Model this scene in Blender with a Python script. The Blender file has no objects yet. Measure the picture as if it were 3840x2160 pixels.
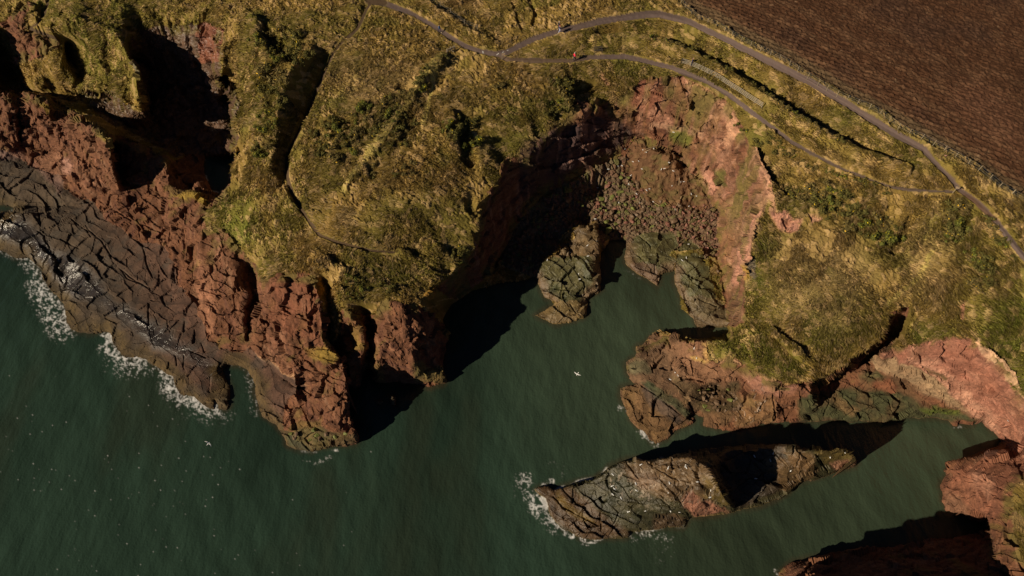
import bpy, bmesh, math, random
import numpy as np
from mathutils import Vector, Matrix, Euler

# ------------------------------------------------------------------ camera, sky, sun, exposure
SC = bpy.context.scene
COL = SC.collection
CAM_H, TILT, FPX = 115.0, math.radians(35), 2557.0
cam_d = bpy.data.cameras.new('camera')
cam_d.sensor_width = 36.0
cam_d.lens = 36.0 * FPX / 3840.0
cam_d.clip_end = 6000.0
cam = bpy.data.objects.new('camera', cam_d)
COL.objects.link(cam)
cam.location = (0, 0, CAM_H)
cam.rotation_euler = (TILT, 0, 0)
SC.camera = cam

SUN_AZ, SUN_EL = 30.0, 28.0          # direction the light travels over the ground, and height of the sun
world = bpy.data.worlds.new('World')
SC.world = world
world.use_nodes = True
wn = world.node_tree.nodes
sky = wn.new('ShaderNodeTexSky')
sky.sky_type = 'NISHITA'
sky.sun_disc = False
sky.sun_elevation = math.radians(SUN_EL)
sky.sun_rotation = math.radians(-90 - SUN_AZ)
sky.air_density = 0.22
sky.dust_density = 0.0
wn['Background'].inputs['Strength'].default_value = 0.05
world.node_tree.links.new(sky.outputs[0], wn['Background'].inputs['Color'])
sun_d = bpy.data.lights.new('sun', 'SUN')
sun_d.energy = 5.0
sun_d.angle = math.radians(0.5)
sun_d.color = (1.0, 0.84, 0.62)
sun = bpy.data.objects.new('sun', sun_d)
COL.objects.link(sun)
LDIR = Vector((math.cos(math.radians(SUN_AZ)) * math.cos(math.radians(SUN_EL)),
               math.sin(math.radians(SUN_AZ)) * math.cos(math.radians(SUN_EL)),
               -math.sin(math.radians(SUN_EL))))
sun.rotation_euler = LDIR.to_track_quat('-Z', 'Y').to_euler()
SC.view_settings.view_transform = 'Standard'
SC.view_settings.look = 'None'
SC.view_settings.gamma = 1.0
SC.view_settings.exposure = 0.22
SC.cycles.max_bounces = 4
SC.cycles.diffuse_bounces = 2
SC.cycles.use_adaptive_sampling = True

rng = np.random.default_rng(7)
random.seed(7)

# ------------------------------------------------------------------ map helpers
def rays(u, v):
    a = (u - 1920.0) / FPX
    b = (1080.0 - v) / FPX
    s, c = math.sin(TILT), math.cos(TILT)
    return a, s + b * c, -c + b * s
def unproj(u, v, z):
    x, y, w = rays(u, v)
    t = (z - CAM_H) / w
    return x * t, y * t

CELL = 3.0
U0, V0 = -520.0, -340.0
NX, NY = 1627, 950
UU, VV = np.meshgrid(U0 + CELL * np.arange(NX), V0 + CELL * np.arange(NY))

def poly_mask(pts, u, v):
    """even-odd test of arrays u, v against polygon pts"""
    out = np.zeros(u.shape, bool)
    x0 = min(p[0] for p in pts); x1 = max(p[0] for p in pts)
    y0 = min(p[1] for p in pts); y1 = max(p[1] for p in pts)
    box = (u >= x0) & (u <= x1) & (v >= y0) & (v <= y1)
    idx = np.nonzero(box)
    if len(idx[0]) == 0:
        return out
    uu = u[idx]; vv = v[idx]
    ins = np.zeros(uu.shape, bool)
    n = len(pts)
    for i in range(n):
        ax, ay = pts[i][:2]; bx, by = pts[(i + 1) % n][:2]
        if ay == by:
            continue
        c = (ay > vv) != (by > vv)
        xs = ax + (vv - ay) * (bx - ax) / (by - ay)
        ins ^= c & (uu < xs)
    out[idx] = ins
    return out

def line_dist(pts, u, v, reach):
    """distance (photo pixels) of arrays u, v to a polyline, and its interpolated third value; capped at reach"""
    d = np.full(u.shape, reach, float)
    w = np.zeros(u.shape, float)
    for (a, b) in zip(pts[:-1], pts[1:]):
        x0 = min(a[0], b[0]) - reach; x1 = max(a[0], b[0]) + reach
        y0 = min(a[1], b[1]) - reach; y1 = max(a[1], b[1]) + reach
        j0 = max(0, int((x0 - U0) / CELL)); j1 = min(NX, int((x1 - U0) / CELL) + 2)
        i0 = max(0, int((y0 - V0) / CELL)); i1 = min(NY, int((y1 - V0) / CELL) + 2)
        if j0 >= j1 or i0 >= i1:
            continue
        us = u[i0:i1, j0:j1]; vs = v[i0:i1, j0:j1]
        dx, dy = b[0] - a[0], b[1] - a[1]
        L = dx * dx + dy * dy + 1e-9
        t = np.clip(((us - a[0]) * dx + (vs - a[1]) * dy) / L, 0, 1)
        dd = np.hypot(us - a[0] - t * dx, vs - a[1] - t * dy)
        m = dd < d[i0:i1, j0:j1]
        d[i0:i1, j0:j1][m] = dd[m]
        if len(a) > 2:
            w[i0:i1, j0:j1][m] = (a[2] + t * (b[2] - a[2]))[m]
    return d, w

def P(s):
    """'x,y,z x,y,z' -> list of tuples"""
    return [tuple(float(c) for c in q.split(',')) for q in s.split()]

# ------------------------------------------------------------------ noise
def _h(ix, iy, iz, seed):
    n = (ix.astype(np.uint32) * np.uint32(374761393) + iy.astype(np.uint32) * np.uint32(668265263)
         + iz.astype(np.uint32) * np.uint32(2246822519) + np.uint32((seed * 3266489917) & 0xffffffff))
    n = (n ^ (n >> np.uint32(13))) * np.uint32(1274126177)
    n = n ^ (n >> np.uint32(16))
    return (n & np.uint32(0xffffff)).astype(np.float32) / np.float32(0xffffff)
def vnoise2(x, y, seed):
    ix = np.floor(x).astype(np.int64); iy = np.floor(y).astype(np.int64)
    fx = (x - ix).astype(np.float32); fy = (y - iy).astype(np.float32)
    fx = fx * fx * (3 - 2 * fx); fy = fy * fy * (3 - 2 * fy)
    z = np.zeros_like(ix)
    a = _h(ix, iy, z, seed); b = _h(ix + 1, iy, z, seed)
    c = _h(ix, iy + 1, z, seed); d = _h(ix + 1, iy + 1, z, seed)
    return (a + (b - a) * fx) * (1 - fy) + (c + (d - c) * fx) * fy
def vnoise3(x, y, zz, seed):
    iz = np.floor(zz).astype(np.int64)
    fz = (zz - iz).astype(np.float32); fz = fz * fz * (3 - 2 * fz)
    ix = np.floor(x).astype(np.int64); iy = np.floor(y).astype(np.int64)
    fx = (x - ix).astype(np.float32); fy = (y - iy).astype(np.float32)
    fx = fx * fx * (3 - 2 * fx); fy = fy * fy * (3 - 2 * fy)
    r = []
    for k in (0, 1):
        a = _h(ix, iy, iz + k, seed); b = _h(ix + 1, iy, iz + k, seed)
        c = _h(ix, iy + 1, iz + k, seed); d = _h(ix + 1, iy + 1, iz + k, seed)
        r.append((a + (b - a) * fx) * (1 - fy) + (c + (d - c) * fx) * fy)
    return r[0] + (r[1] - r[0]) * fz
def fbm2(x, y, seed, octs=4, gain=0.5):
    s = 0; a = 1.0; t = 0
    for o in range(octs):
        s = s + a * (vnoise2(x, y, seed + o) - 0.5); t += a
        x = x * 2.03 + 17.3; y = y * 2.03 + 5.1; a *= gain
    return s * 2 / t
def fbm3(x, y, z, seed, octs=4, gain=0.5):
    s = 0; a = 1.0; t = 0
    for o in range(octs):
        s = s + a * (vnoise3(x, y, z, seed + o) - 0.5); t += a
        x = x * 2.03 + 17.3; y = y * 2.03 + 5.1; z = z * 2.03 + 3.7; a *= gain
    return s * 2 / t
def worley2(x, y, seed):
    """F1, F2, cell hash, offset to the nearest centre"""
    ix = np.floor(x).astype(np.int64); iy = np.floor(y).astype(np.int64)
    z = np.zeros_like(ix)
    f1 = np.full(x.shape, 9.0, np.float32); f2 = f1.copy()
    hh = np.zeros(x.shape, np.float32); ox = np.zeros_like(hh); oy = np.zeros_like(hh)
    for dx in (-1, 0, 1):
        for dy in (-1, 0, 1):
            cx = ix + dx; cy = iy + dy
            px = (cx - x + _h(cx, cy, z, seed)).astype(np.float32)
            py = (cy - y + _h(cx, cy, z, seed + 1)).astype(np.float32)
            d = px * px + py * py
            n = d < f1
            f2 = np.where(n, f1, np.minimum(f2, d))
            f1 = np.where(n, d, f1)
            hh = np.where(n, _h(cx, cy, z, seed + 2), hh)
            ox = np.where(n, px, ox); oy = np.where(n, py, oy)
    return np.sqrt(f1), np.sqrt(f2), hh, ox, oy
def worley3(x, y, zz, seed):
    ix = np.floor(x).astype(np.int64); iy = np.floor(y).astype(np.int64); iz = np.floor(zz).astype(np.int64)
    f1 = np.full(x.shape, 9.0, np.float32); f2 = f1.copy()
    hh = np.zeros(x.shape, np.float32); ox = np.zeros_like(hh); oy = np.zeros_like(hh); oz = np.zeros_like(hh)
    for dx in (-1, 0, 1):
        for dy in (-1, 0, 1):
            for dz in (-1, 0, 1):
                cx = ix + dx; cy = iy + dy; cz = iz + dz
                px = (cx - x + _h(cx, cy, cz, seed)).astype(np.float32)
                py = (cy - y + _h(cx, cy, cz, seed + 1)).astype(np.float32)
                pz = (cz - zz + _h(cx, cy, cz, seed + 2)).astype(np.float32)
                d = px * px + py * py + pz * pz
                n = d < f1
                f2 = np.where(n, f1, np.minimum(f2, d))
                f1 = np.where(n, d, f1)
                hh = np.where(n, _h(cx, cy, cz, seed + 3), hh)
                ox = np.where(n, px, ox); oy = np.where(n, py, oy); oz = np.where(n, pz, oz)
    return np.sqrt(f1), np.sqrt(f2), hh, ox, oy, oz
def sstep(a, b, x):
    t = np.clip((x - a) / (b - a), 0, 1)
    return t * t * (3 - 2 * t)

# ------------------------------------------------------------------ survey of the coast (outline x,y and height x,y,z)
SEA = P('''-900,900 0,935 26,948 67,968 109,965 130,985 150,1010 165,1050 185,1085 215,1110 235,1140 245,1170 247,1205 262,1232
300,1247 350,1250 400,1243 416,1250 422,1280 440,1310 470,1338 520,1338 560,1360 590,1375 620,1395 645,1408 655,1440 675,1477 725,1488
766,1522 800,1530 806,1490 818,1515 850,1530 858,1500 864,1462 850,1430 832,1385 850,1365 890,1365 925,1385 945,1412 957,1445 955,1477
960,1490 971,1529 986,1565 1038,1591 1055,1625 1069,1643 1074,1669 1110,1684 1157,1689 1204,1684 1255,1666 1300,1663 1338,1658
1343,1645 1330,1615 1318,1580 1309,1530 1307,1477 1302,1440 1318,1446 1333,1447 1348,1440 1356,1400 1370,1380 1400,1380 1412,1430 1480,1431
1540,1433 1560,1438 1618,1452 1640,1441 1675,1431 1664,1378 1660,1340 1672,1300 1684,1256 1664,1232 1658,1190 1690,1140 1740,1105
1790,1080 1860,1060 1940,1052 2006,1036 2040,1114 2081,1135 2045,1160 2009,1181 2076,1215 2133,1210 2200,1181 2205,1114 2252,1093
2255,1040 2250,990 2256,940 2290,900 2330,893 2350,925 2345,985 2380,1015 2420,1040 2467,1071 2475,1030 2520,1012 2530,1010 2528,1052
2547,1093 2563,1155 2599,1192 2614,1225 2728,1220 2740,1230 2728,1247 2700,1262 2600,1272 2560,1272 2540,1256 2500,1247 2459,1249
2440,1265 2410,1290 2381,1300 2389,1331 2348,1352 2345,1375 2350,1399 2372,1432 2395,1438 2322,1455 2330,1490 2340,1524 2366,1576
2395,1605 2418,1617 2440,1650 2464,1664 2500,1645 2537,1617 2604,1581 2604,1568 2585,1560 2614,1552 2640,1560 2640,1596 2713,1612
2775,1614 2840,1596 2883,1588 2912,1581 2995,1578 3100,1577 3228,1576 3295,1583 3389,1565 3492,1568 3560,1572 3575,1596 3650,1595
3655,1578 3684,1572 3700,1591 3746,1627 3767,1658 3740,1672 3640,1705 3560,1745 3550,1757 3553,1780 3536,1800 3534,1824 3534,1876
3548,1895 3550,1918 3606,1920 3647,1951 3680,1952 3706,1948 3712,1990 3600,2012 3400,2042 3250,2054 3150,2066 3050,2088 2969,2106 2935,2127
2920,2140 2915,2180 2850,3000 -900,3000''')
COVE_POOL = P('766,580 885,575 870,621 860,690 825,728 795,715 775,670 760,620')
SLIT = P('-400,762 0,766 30,768 55,776 45,792 0,794 -400,800')
ISLET = P('''2000,1834 2023,1827 2050,1824 2078,1837 2106,1827 2161,1806 2187,1801 2227,1791 2257,1771 2283,1746 2328,1728 2384,1723
2429,1726 2495,1714 2560,1700 2610,1690 2651,1682 2757,1668 2833,1668 2949,1668 3040,1680 3110,1686 3141,1675 3181,1685 3211,1716 3211,1743 3151,1761 3120,1776
3060,1796 3004,1806 2989,1822 2944,1857 2934,1867 2858,1897 2762,1912 2727,1925 2646,1933 2590,1935 2563,1976 2505,1973 2464,1983
2429,1986 2363,1993 2361,2011 2313,2018 2227,2021 2192,2023 2151,2003 2121,1988 2086,1963 2066,1933 2056,1892 2048,1867 2020,1852''')
SKERRIES = [P('1459,1484 1468,1478 1482,1486 1484,1518 1466,1516'), P('812,1500 850,1492 858,1520 848,1538 818,1532'), P('1400,1500 1420,1494 1440,1504 1425,1516')]

H = []          # height lines
def L(s): H.append(P(s))
# field, paths and bank
L('2530,0,34 2614,72,34 2750,141,34 2905,218,33.8 3081,319,33.4 3275,431,33 3461,539,32.5 3656,648,32 3740,706,31.8 3808,741,31.6 3900,800,31 4400,1080,30')
L('2548,-14,33.3 2634,52,33.3 2768,122,33.3 2921,197,33.1 3097,298,32.7 3291,411,32.4 3477,519,31.9 3672,629,31.4 3754,689,30.8 3824,725,30.6 3920,775,30.5 4400,1050,29.5')
L('2700,-340,34.5 3300,-340,35.5 4400,-340,36'); L('2900,0,33.9 3400,250,33.5 3840,500,32.6 4400,700,31.8'); L('3300,0,34.4 3840,200,34 4400,400,33.4')
L('-600,-340,24 0,-340,26 800,-340,29 1400,-340,32 2200,-340,34 2600,-340,34.3')
L('1374,0,31.2 1455,16,31.6 1517,40,31.8 1610,87,31.9 1673,129,32 1744,173,32 1806,194,32 1892,197,32 1950,170,32.1 2003,145,32.3 2107,114,32.8 2262,78,33.2 2418,54,33.4 2469,52,33.5 2573,78,33.5 2676,127,33.4 2780,179,33.2 2900,238,33 3047,311,32.7 3254,440,32.2 3461,559,31.7 3502,606,31.4 3565,673,31.1 3590,706,31 3668,762,30.8 3746,845,30.5 3840,964,30 4000,1150,29.2 4400,1500,28')
L('1900,222,31.6 2003,228,31.2 2148,228,30.7 2210,215,30.6 2340,212,30.4 2418,228,30.3 2521,254,30.3 2650,305,30.3 2728,352,30.2 2806,409,30.1 2900,481,30 2969,533,29.9 3047,575,29.9 3150,629,30 3254,670,30.2 3331,699,30.3 3409,712,30.5 3461,714,30.6 3565,718,30.8')
L('2230,150,31.9 2350,140,31.7 2480,160,31.7 2600,212,31.9 2690,258,32 2790,320,32 2870,372,31.9 3030,472,31.7 3130,530,31.5 3230,585,31.3 3400,640,31')
L('2240,133,31.4 2350,120,31 2492,136,30.8 2616,184,30.7 2709,226,30.6 2810,286,30.5 2892,338,30.4 3052,438,30.2 3150,498,30.3 3250,554,30.4 3410,622,30.5')
L('1610,5,32.8 1680,60,33 1760,112,32.9 1850,150,32.6'); L('1622,-6,31.6 1694,48,31.6 1774,98,31.7 1862,136,32')
# cove rim, clockwise
L('2100,300,28.6 2159,282,28.2 2210,290,28.2 2262,279,28.6 2330,284,29 2397,290,29 2440,292,28.8 2500,292,28.8 2562,292,28.5 2620,318,28.3 2680,352,28 2735,385,28 2762,440,27.6 2790,490,27.2 2832,556,27.5 2857,631,27.5 2889,683,27.8 2905,740,27.6')
L('2889,690,27.2 2870,760,26 2838,829,24.8 2815,907,23 2797,990,21 2803,1060,19 2795,1130,16 2780,1190,13.4 2745,1238,10.4')
L('2150,345,25 2190,350,24.2 2222,330,24.8'); L('2100,330,28.4 2124,362,27.8'); L('2126,372,27 2159,440,24 2200,410,25 2230,380,25.5 2240,440,21.5'); L('2159,455,22.6 2107,466,23.4 2024,538,21.6 1988,580,21.2 1926,570,21.4 1892,580,21 1882,631,20.6 1861,673,20 1830,725,19.6 1757,796,18.8 1794,829,17 1763,866,16.4 1789,930,13.8 1748,965,13.4 1716,1005,13 1675,1040,12.6 1592,1112,12.8 1556,1138,13 1566,1215,11 1605,1256,9')
L('2260,400,22.2 2330,425,21.5 2400,420,21.8 2500,430,21.8 2600,440,22 2680,475,21.5 2720,540,19.5')
L('2381,518,13 2440,543,13.6 2500,560,13 2545,595,11.6 2578,608,10.8 2609,688,8.2 2635,725,6.6 2697,793,3.8 2694,850,2.6 2692,907,2 2684,954,1.2 2720,1093,0.8 2724,1200,0.5')
L('2640,640,11 2690,690,9.6 2720,740,8 2730,800,6.8 2740,900,6.4 2755,980,5.8 2745,1060,4.8 2735,1120,3.4')
L('2381,520,13 2345,569,11.5 2290,590,10.5 2220,640,9.8 2130,690,8.8 2040,730,7.5 1980,790,5.6 1930,860,3 1890,940,1.4 1860,1000,0.7')
L('2390,548,12.9 2440,562,13.8 2480,572,14 2515,600,12.4 2545,640,10.4'); L('2470,556,12.6 2510,566,11.8 2540,588,10.6 2572,630,9.2 2600,680,7.6'); L('2350,600,9.6 2380,690,6.4 2450,740,5.8 2560,740,5.6 2620,760,4.8')
L('2240,700,4 2300,800,3 2420,850,2.6 2540,860,2.5 2650,880,2.2'); L('2150,820,2.2 2280,880,1 2400,880,1.4')
L('2000,900,1.2 2100,900,1.2 2160,960,1')
# west headland surface
L('1250,190,30 1400,200,31 1560,190,31.6 1700,200,31.7 1850,240,31 2000,260,30'); L('1190,330,27.4 1300,400,27.2 1600,400,27.8 1900,400,27 2060,380,27.6')
L('1100,560,23 1180,600,23.2 1500,600,24.2 1800,560,23.6'); L('1090,760,20 1150,800,20.2 1450,800,21.6 1700,760,20.6'); L('1170,930,17.6 1400,950,18 1650,940,16.4')
L('1230,205,28.4 1212,260,27 1180,345,25.2 1144,440,22.6 1104,520,20.8 1076,580,19.4 1066,650,18.2 1060,720,17.6'); L('1190,205,29.2 1160,260,27.8 1130,345,25.8 1106,440,23.2 1072,520,21.2 1052,590,19.8 1042,650,18.6')
L('1250,205,30 1232,268,28.8 1200,352,27 1164,440,24.7 1122,530,22.7 1096,590,21 1088,660,20 1092,735,19.2 1130,790,18.8 1200,890,18')
L('1170,190,31 1110,240,30.4 1072,320,28.8 1050,400,26.8 1036,480,24.6 1024,560,22.6 1012,640,20.4 1000,720,18.6 992,780,17.2')
L('1000,200,29.5 950,320,26.5 950,480,22.4 935,650,18.2 920,820,13.5 960,930,12.8')
L('838,150,25 835,248,23.4 826,310,22 880,362,21.4 886,450,20 890,559,18.8 866,621,17.4 862,690,16 838,725,14 818,765,11.8 778,814,9.4 787,871,9 818,871,9 833,850,10 870,876,10 906,922,10.6 932,959,11.4 978,969,12.6 1000,1030,13.4 1059,1026,14 1157,1031,15 1182,1040,15')
L('1182,1046,14.6 1205,1180,12.6 1210,1280,11.6 1240,1312,11 1280,1347,10 1297,1410,9.5 1304,1477,9 1307,1530,8 1316,1590,5.5 1330,1635,2.5')
L('1190,990,17.4 1235,1030,16.2 1262,1075,15.2 1278,1125,14 1292,1152,11.4 1262,1215,8.4 1255,1262,7.4 1300,1344,6 1312,1400,4.5 1326,1440,2')
L('1210,1050,12 1240,1090,9.5 1238,1170,7.5 1228,1260,6 1250,1300,5.4 1292,1370,4.2 1306,1410,2.4')
L('1300,1165,11.4 1335,1195,9.8 1362,1268,8.6 1357,1330,7 1350,1380,4.8 1334,1440,2')
L('1292,1030,17 1285,1080,16 1300,1122,15 1360,1125,14.6 1410,1128,14.4 1436,1126,14 1450,1170,13 1462,1215,12 1457,1259,11 1430,1300,10.4 1427,1340,8.8 1412,1378,6.4 1416,1424,2.6')
L('1310,1142,12 1360,1160,8.5 1390,1200,6 1398,1260,4.4 1388,1330,2.4 1385,1372,0.8')
L('1450,1128,14.2 1500,1145,14 1550,1160,13'); L('1500,1200,12.4 1520,1290,9.8 1500,1340,8.4 1480,1400,4.6'); L('1566,1222,11 1604,1260,9 1570,1285,9 1536,1306,9.2 1550,1340,8 1570,1384,6 1552,1420,2.8')
L('1582,1300,6.5 1600,1340,5 1590,1380,4.2 1660,1380,3.4 1655,1425,1.2'); L('1625,1200,8 1640,1235,5 1676,1256,2.5')
L('1320,1040,17.4 1330,1010,17.4'); L('1330,1050,15.8 1345,1030,15.6 1375,1050,15.8')
L('1010,1060,12.5 992,1150,9.5 962,1205,7.2 952,1310,4.6'); L('1090,1180,11.5 1095,1290,9 1104,1400,7 1112,1500,5.5 1140,1600,3 1180,1660,1.4')
L('1060,1050,13.6 1080,1110,12.8'); L('1200,1390,8.6 1210,1500,6.6 1230,1600,4')
L('956,1322,3.6 1000,1348,4 1060,1388,4.4 1160,1452,4.8'); L('958,1338,2.2 1000,1372,2.4 1050,1410,2.4 1120,1460,3.2'); L('975,1440,1.6 1010,1500,1.8 1060,1580,1.6')
# upper left
L('0,50,20 60,20,21 140,0,23 300,20,25 500,40,22.6 700,40,23.6 830,60,26 950,60,29.5'); L('0,115,16 60,105,18 110,120,18.6')
L('207,108,22 300,70,24.4 420,110,23.6 455,155,23 481,217,21 518,255,19.6 508,310,18 518,362,17 535,424,14')
L('495,215,9 560,250,6.5 560,330,4.5 560,420,3 600,500,2.4 740,560,0.8'); L('842,330,5 864,380,5 870,440,4 876,520,1.2'); L('495,172,15 545,150,17 518,116,19.5 600,104,20.5 673,98,21.5 776,88,23.5 838,120,25'); L('600,180,15 673,207,14.5 750,238,13.5 790,300,10.5 830,290,11 850,330,7'); L('700,400,3 800,480,2 840,520,1.4')
L('236,128,20 330,158,19 383,220,17.4 430,272,16.4 474,316,15.4'); L('220,112,22 330,140,20.6 395,205,18.6 445,260,17.4 490,306,16.4')
L('352,195,18 375,240,17 420,300,15.6 440,345,13.5 497,380,13'); L('310,332,11 360,338,12 445,350,13.4 490,400,13.6'); L('355,210,15.5 345,260,13.5 320,310,11')
L('26,150,14.5 119,130,17 217,150,17.2 238,158,16.8 236,217,14.6 250,262,12.6 280,300,11 268,330,9.4'); L('24,160,14 40,195,12.5 72,243,11 95,280,9 129,318,8.6 160,330,8.4'); L('250,165,11 262,230,9 290,255,8.4 300,300,8 340,275,9.5'); L('0,180,5 0,230,4.5 30,260,4.4 70,305,4.8'); L('-70,110,20 -60,200,16 -50,270,12 -400,280,12')
L('0,336,4.6 100,342,4.8 200,360,4.6 300,395,4.4 400,430,4.2 500,480,3.6 600,530,3 700,566,1.6'); L('260,345,6 330,360,6 420,372,5.6'); L('500,395,15.5 522,405,15.5 538,428,14.5')
L('-400,345,11 0,346,11.4 30,350,11.4 52,420,10.4 60,480,8.6 66,540,5.5'); L('104,358,12.2 182,374,11.4 188,440,10.4 202,500,8.4 213,540,6.4'); L('72,430,6 78,500,4.6 80,545,4'); L('104,372,11 80,420,9.6 84,520,6 100,565,3.6 210,560,4')
L('383,502,17 412,522,17 415,559,15.4 417,611,12.5 433,673,9 445,709,6.5'); L('330,522,13 380,506,14.6'); L('320,530,12 260,556,8 233,575,6.4 231,647,4.4 250,699,3 300,738,2.4'); L('330,620,8.6 350,680,6 420,712,4'); L('284,470,17 302,456,17.5 330,478,17 383,498,18')
L('424,540,4.5 440,620,3.6 460,690,3'); L('480,545,7.8 512,556,7.4 545,575,6.6'); L('600,596,8.4 627,602,8 628,655,7.2 634,720,5'); L('590,645,6 582,700,4.4 586,740,3.6'); L('645,640,3 690,690,2.4 720,705,2')
L('644,732,8.4 700,728,9 745,730,9.2 792,754,9.4 816,778,9.2'); L('647,760,7.8 652,866,6.8 678,873,6.6 684,990,5.2 672,1060,3.4'); L('750,800,9.4 760,930,8.4 748,1036,6.8 764,1140,4.8 781,1262,3'); L('736,935,7 734,1040,4.6 752,1140,3.2')
L('850,900,9.8 875,979,9.2 890,1057,8.2 934,1104,7 910,1197,5.2 922,1270,3.2'); L('828,960,8.6 820,1080,7.4 810,1200,5 820,1290,2.6'); L('930,985,6.5 950,1060,4.6 958,1130,3.2 935,1200,2.6 930,1270,2.2')
# rock platform
L('-400,690,3.2 0,690,3.2 100,690,3.4 200,715,3 300,760,2.6 450,785,3.4 600,800,4.4 630,860,4'); L('0,835,2.6 100,800,2.8 200,830,2.6 300,850,3.2 450,950,3.2 600,1000,3.4 640,1090,2.6'); L('40,900,1.6 150,900,2 250,950,2.4 400,1060,2.6 500,1110,2.4 620,1180,2.4 740,1250,2.4'); L('230,1060,1 300,1150,1.5 450,1200,1.7 560,1260,1.8 680,1330,1.6 760,1400,1.4'); L('820,1330,2 900,1320,2.4 940,1330,2.4'); L('60,772,1.2 140,774,0.6 280,772,1 340,758,2.2'); L('700,1440,1 780,1470,1')
# south headland
L('2459,1258,3 2500,1252,3.6 2540,1262,4.8 2556,1282,5.2'); L('2480,1300,3.6 2505,1345,3.4 2570,1390,4.6'); L('2400,1320,2.2 2380,1375,2.2 2430,1400,3'); L('2545,1275,7.5 2570,1282,8 2630,1285,9 2640,1300,9.4 2662,1352,7.6 2700,1362,7.4'); L('2520,1340,5.4 2560,1400,5.6 2640,1380,6.6 2700,1400,7 2760,1420,7.4')
L('2640,1282,10.2 2700,1277,10.5 2760,1285,10.7 2800,1310,10.5 2815,1340,10.3 2800,1378,10'); L('2636,1286,9.8 2652,1330,9.2 2668,1350,9 2730,1342,9.6 2770,1368,9.4 2800,1384,9')
L('2728,1252,11 2790,1245,13 2840,1260,13.8'); L('2818,1300,12 2826,1345,11.4 2820,1380,10'); L('2836,1410,9 2900,1430,9 2970,1438,9.2 3040,1424,10 3080,1408,10.6 3120,1394,11.2 3190,1366,12.4 3184,1343,13 3252,1310,14.4 3304,1270,16 3318,1228,17.4 3338,1180,19 3374,1150,20')
L('3383,1160,17.6 3353,1195,13.4 3331,1242,9.4 3316,1281,7.2 3263,1320,5.6 3200,1358,4.6 3128,1408,3.8'); L('2850,1450,8 2920,1465,9.4 2960,1458,9.8 3040,1440,10 3046,1462,9.6 3040,1492,8.4'); L('3062,1440,3.6 3060,1470,2.6 3054,1500,2.2'); L('2925,1512,5 2990,1505,7 3030,1500,7.4'); L('2920,1528,2 3000,1518,2'); L('2860,1540,4 2900,1560,2 2912,1500,5.6'); L('2690,1425,6.4 2640,1432,5 2596,1450,4.4'); L('2620,1460,2.4 2690,1455,2.6 2760,1470,2.8 2740,1520,2.2 2660,1530,1.8 2640,1500,2'); L('2700,1590,1.4 2820,1570,2'); L('2420,1440,2.6 2500,1500,3.6 2580,1545,2.6'); L('2400,1470,2 2470,1540,2.4 2540,1590,1.4'); L('2350,1500,1 2420,1590,1 2470,1640,0.8')
L('2900,1270,13 2960,1330,12.2 3030,1380,11.4'); L('2890,1256,14.4 2950,1300,14 3020,1350,13.4'); L('2850,1100,18.2 3000,1140,18.4 3100,1250,16.2 3180,1290,15.4'); L('2850,950,22.4 3000,1000,22 3200,1100,20.4 3300,1140,20.4'); L('2920,800,26 3050,820,25.6 3250,850,25.4 3400,950,23.6 3450,1100,21'); L('3100,690,29 3300,760,28.6 3480,800,28.4 3600,880,27.6'); L('3420,1160,19.4 3500,1190,20 3620,1180,21 3760,1180,22.6')
L('3700,900,28 3800,1080,25 3900,1250,22 4300,1600,24')
L('3400,1162,17.6 3384,1205,13.4 3356,1268,9 3306,1312,6.6 3250,1352,5 3186,1392,4 3104,1430,3.4'); L('3424,1150,20 3414,1205,18.4 3396,1262,16.6 3350,1308,14.6 3318,1332,13.4')
L('3306,1326,13 3400,1302,15.4 3480,1284,17 3565,1276,18 3640,1288,18.6 3680,1310,19 3730,1352,19 3800,1412,18.6 3836,1480,18 3900,1560,18 4000,1700,19 4400,1900,21')
L('3280,1340,11 3380,1350,12.2 3480,1404,11 3560,1480,8 3640,1553,3.6 3690,1580,1.2'); L('3240,1400,6.4 3300,1440,5.6 3380,1470,5 3440,1500,4 3500,1535,2.8 3600,1552,2'); L('3220,1440,4.4 3300,1480,4 3400,1498,3.6'); L('3120,1470,3 3160,1500,3 3080,1515,2.6'); L('3000,1545,1.8 3100,1550,1.8 3200,1550,1.6 3300,1555,1.6 3400,1545,1.6 3480,1545,1.4')
L('3760,1500,11.5 3720,1560,5'); L('3767,1655,1.5 3785,1700,3.6 3800,1690,5 3840,1640,9')
L('3552,1760,4 3640,1724,6 3720,1706,7.6 3775,1700,8.6 3840,1730,11'); L('3536,1830,2.6 3600,1845,4.4 3690,1800,9.6 3760,1820,11.6'); L('3552,1905,2.2 3620,1925,3 3660,1900,6.4 3700,1870,9.4 3760,1880,12.4'); L('3560,1800,4.4 3600,1790,6 3650,1780,8'); L('3706,1930,9.6 3722,1985,10.6 3735,2072,12.6 3772,2119,13.6 3820,2150,14.6 4000,2300,16'); L('3840,1800,13.6 3840,2060,15.6 4000,2200,18'); L('4300,2100,22 4300,2500,20')
L('3706,2000,4 3716,2060,8.5 3750,2120,12 3800,2165,14'); L('2960,2130,2 3050,2110,3 3250,2090,4 3450,2075,5 3640,2050,6'); L('2960,2160,3 3100,2150,7 3300,2155,10.5 3500,2165,12.5 3700,2170,14'); L('2940,2240,7 3000,2235,13 3100,2230,15.5 3300,2230,18.5 3500,2230,19 3700,2230,18 3900,2250,17'); L('3050,2500,2 3400,2500,15 4000,2500,18')
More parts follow.
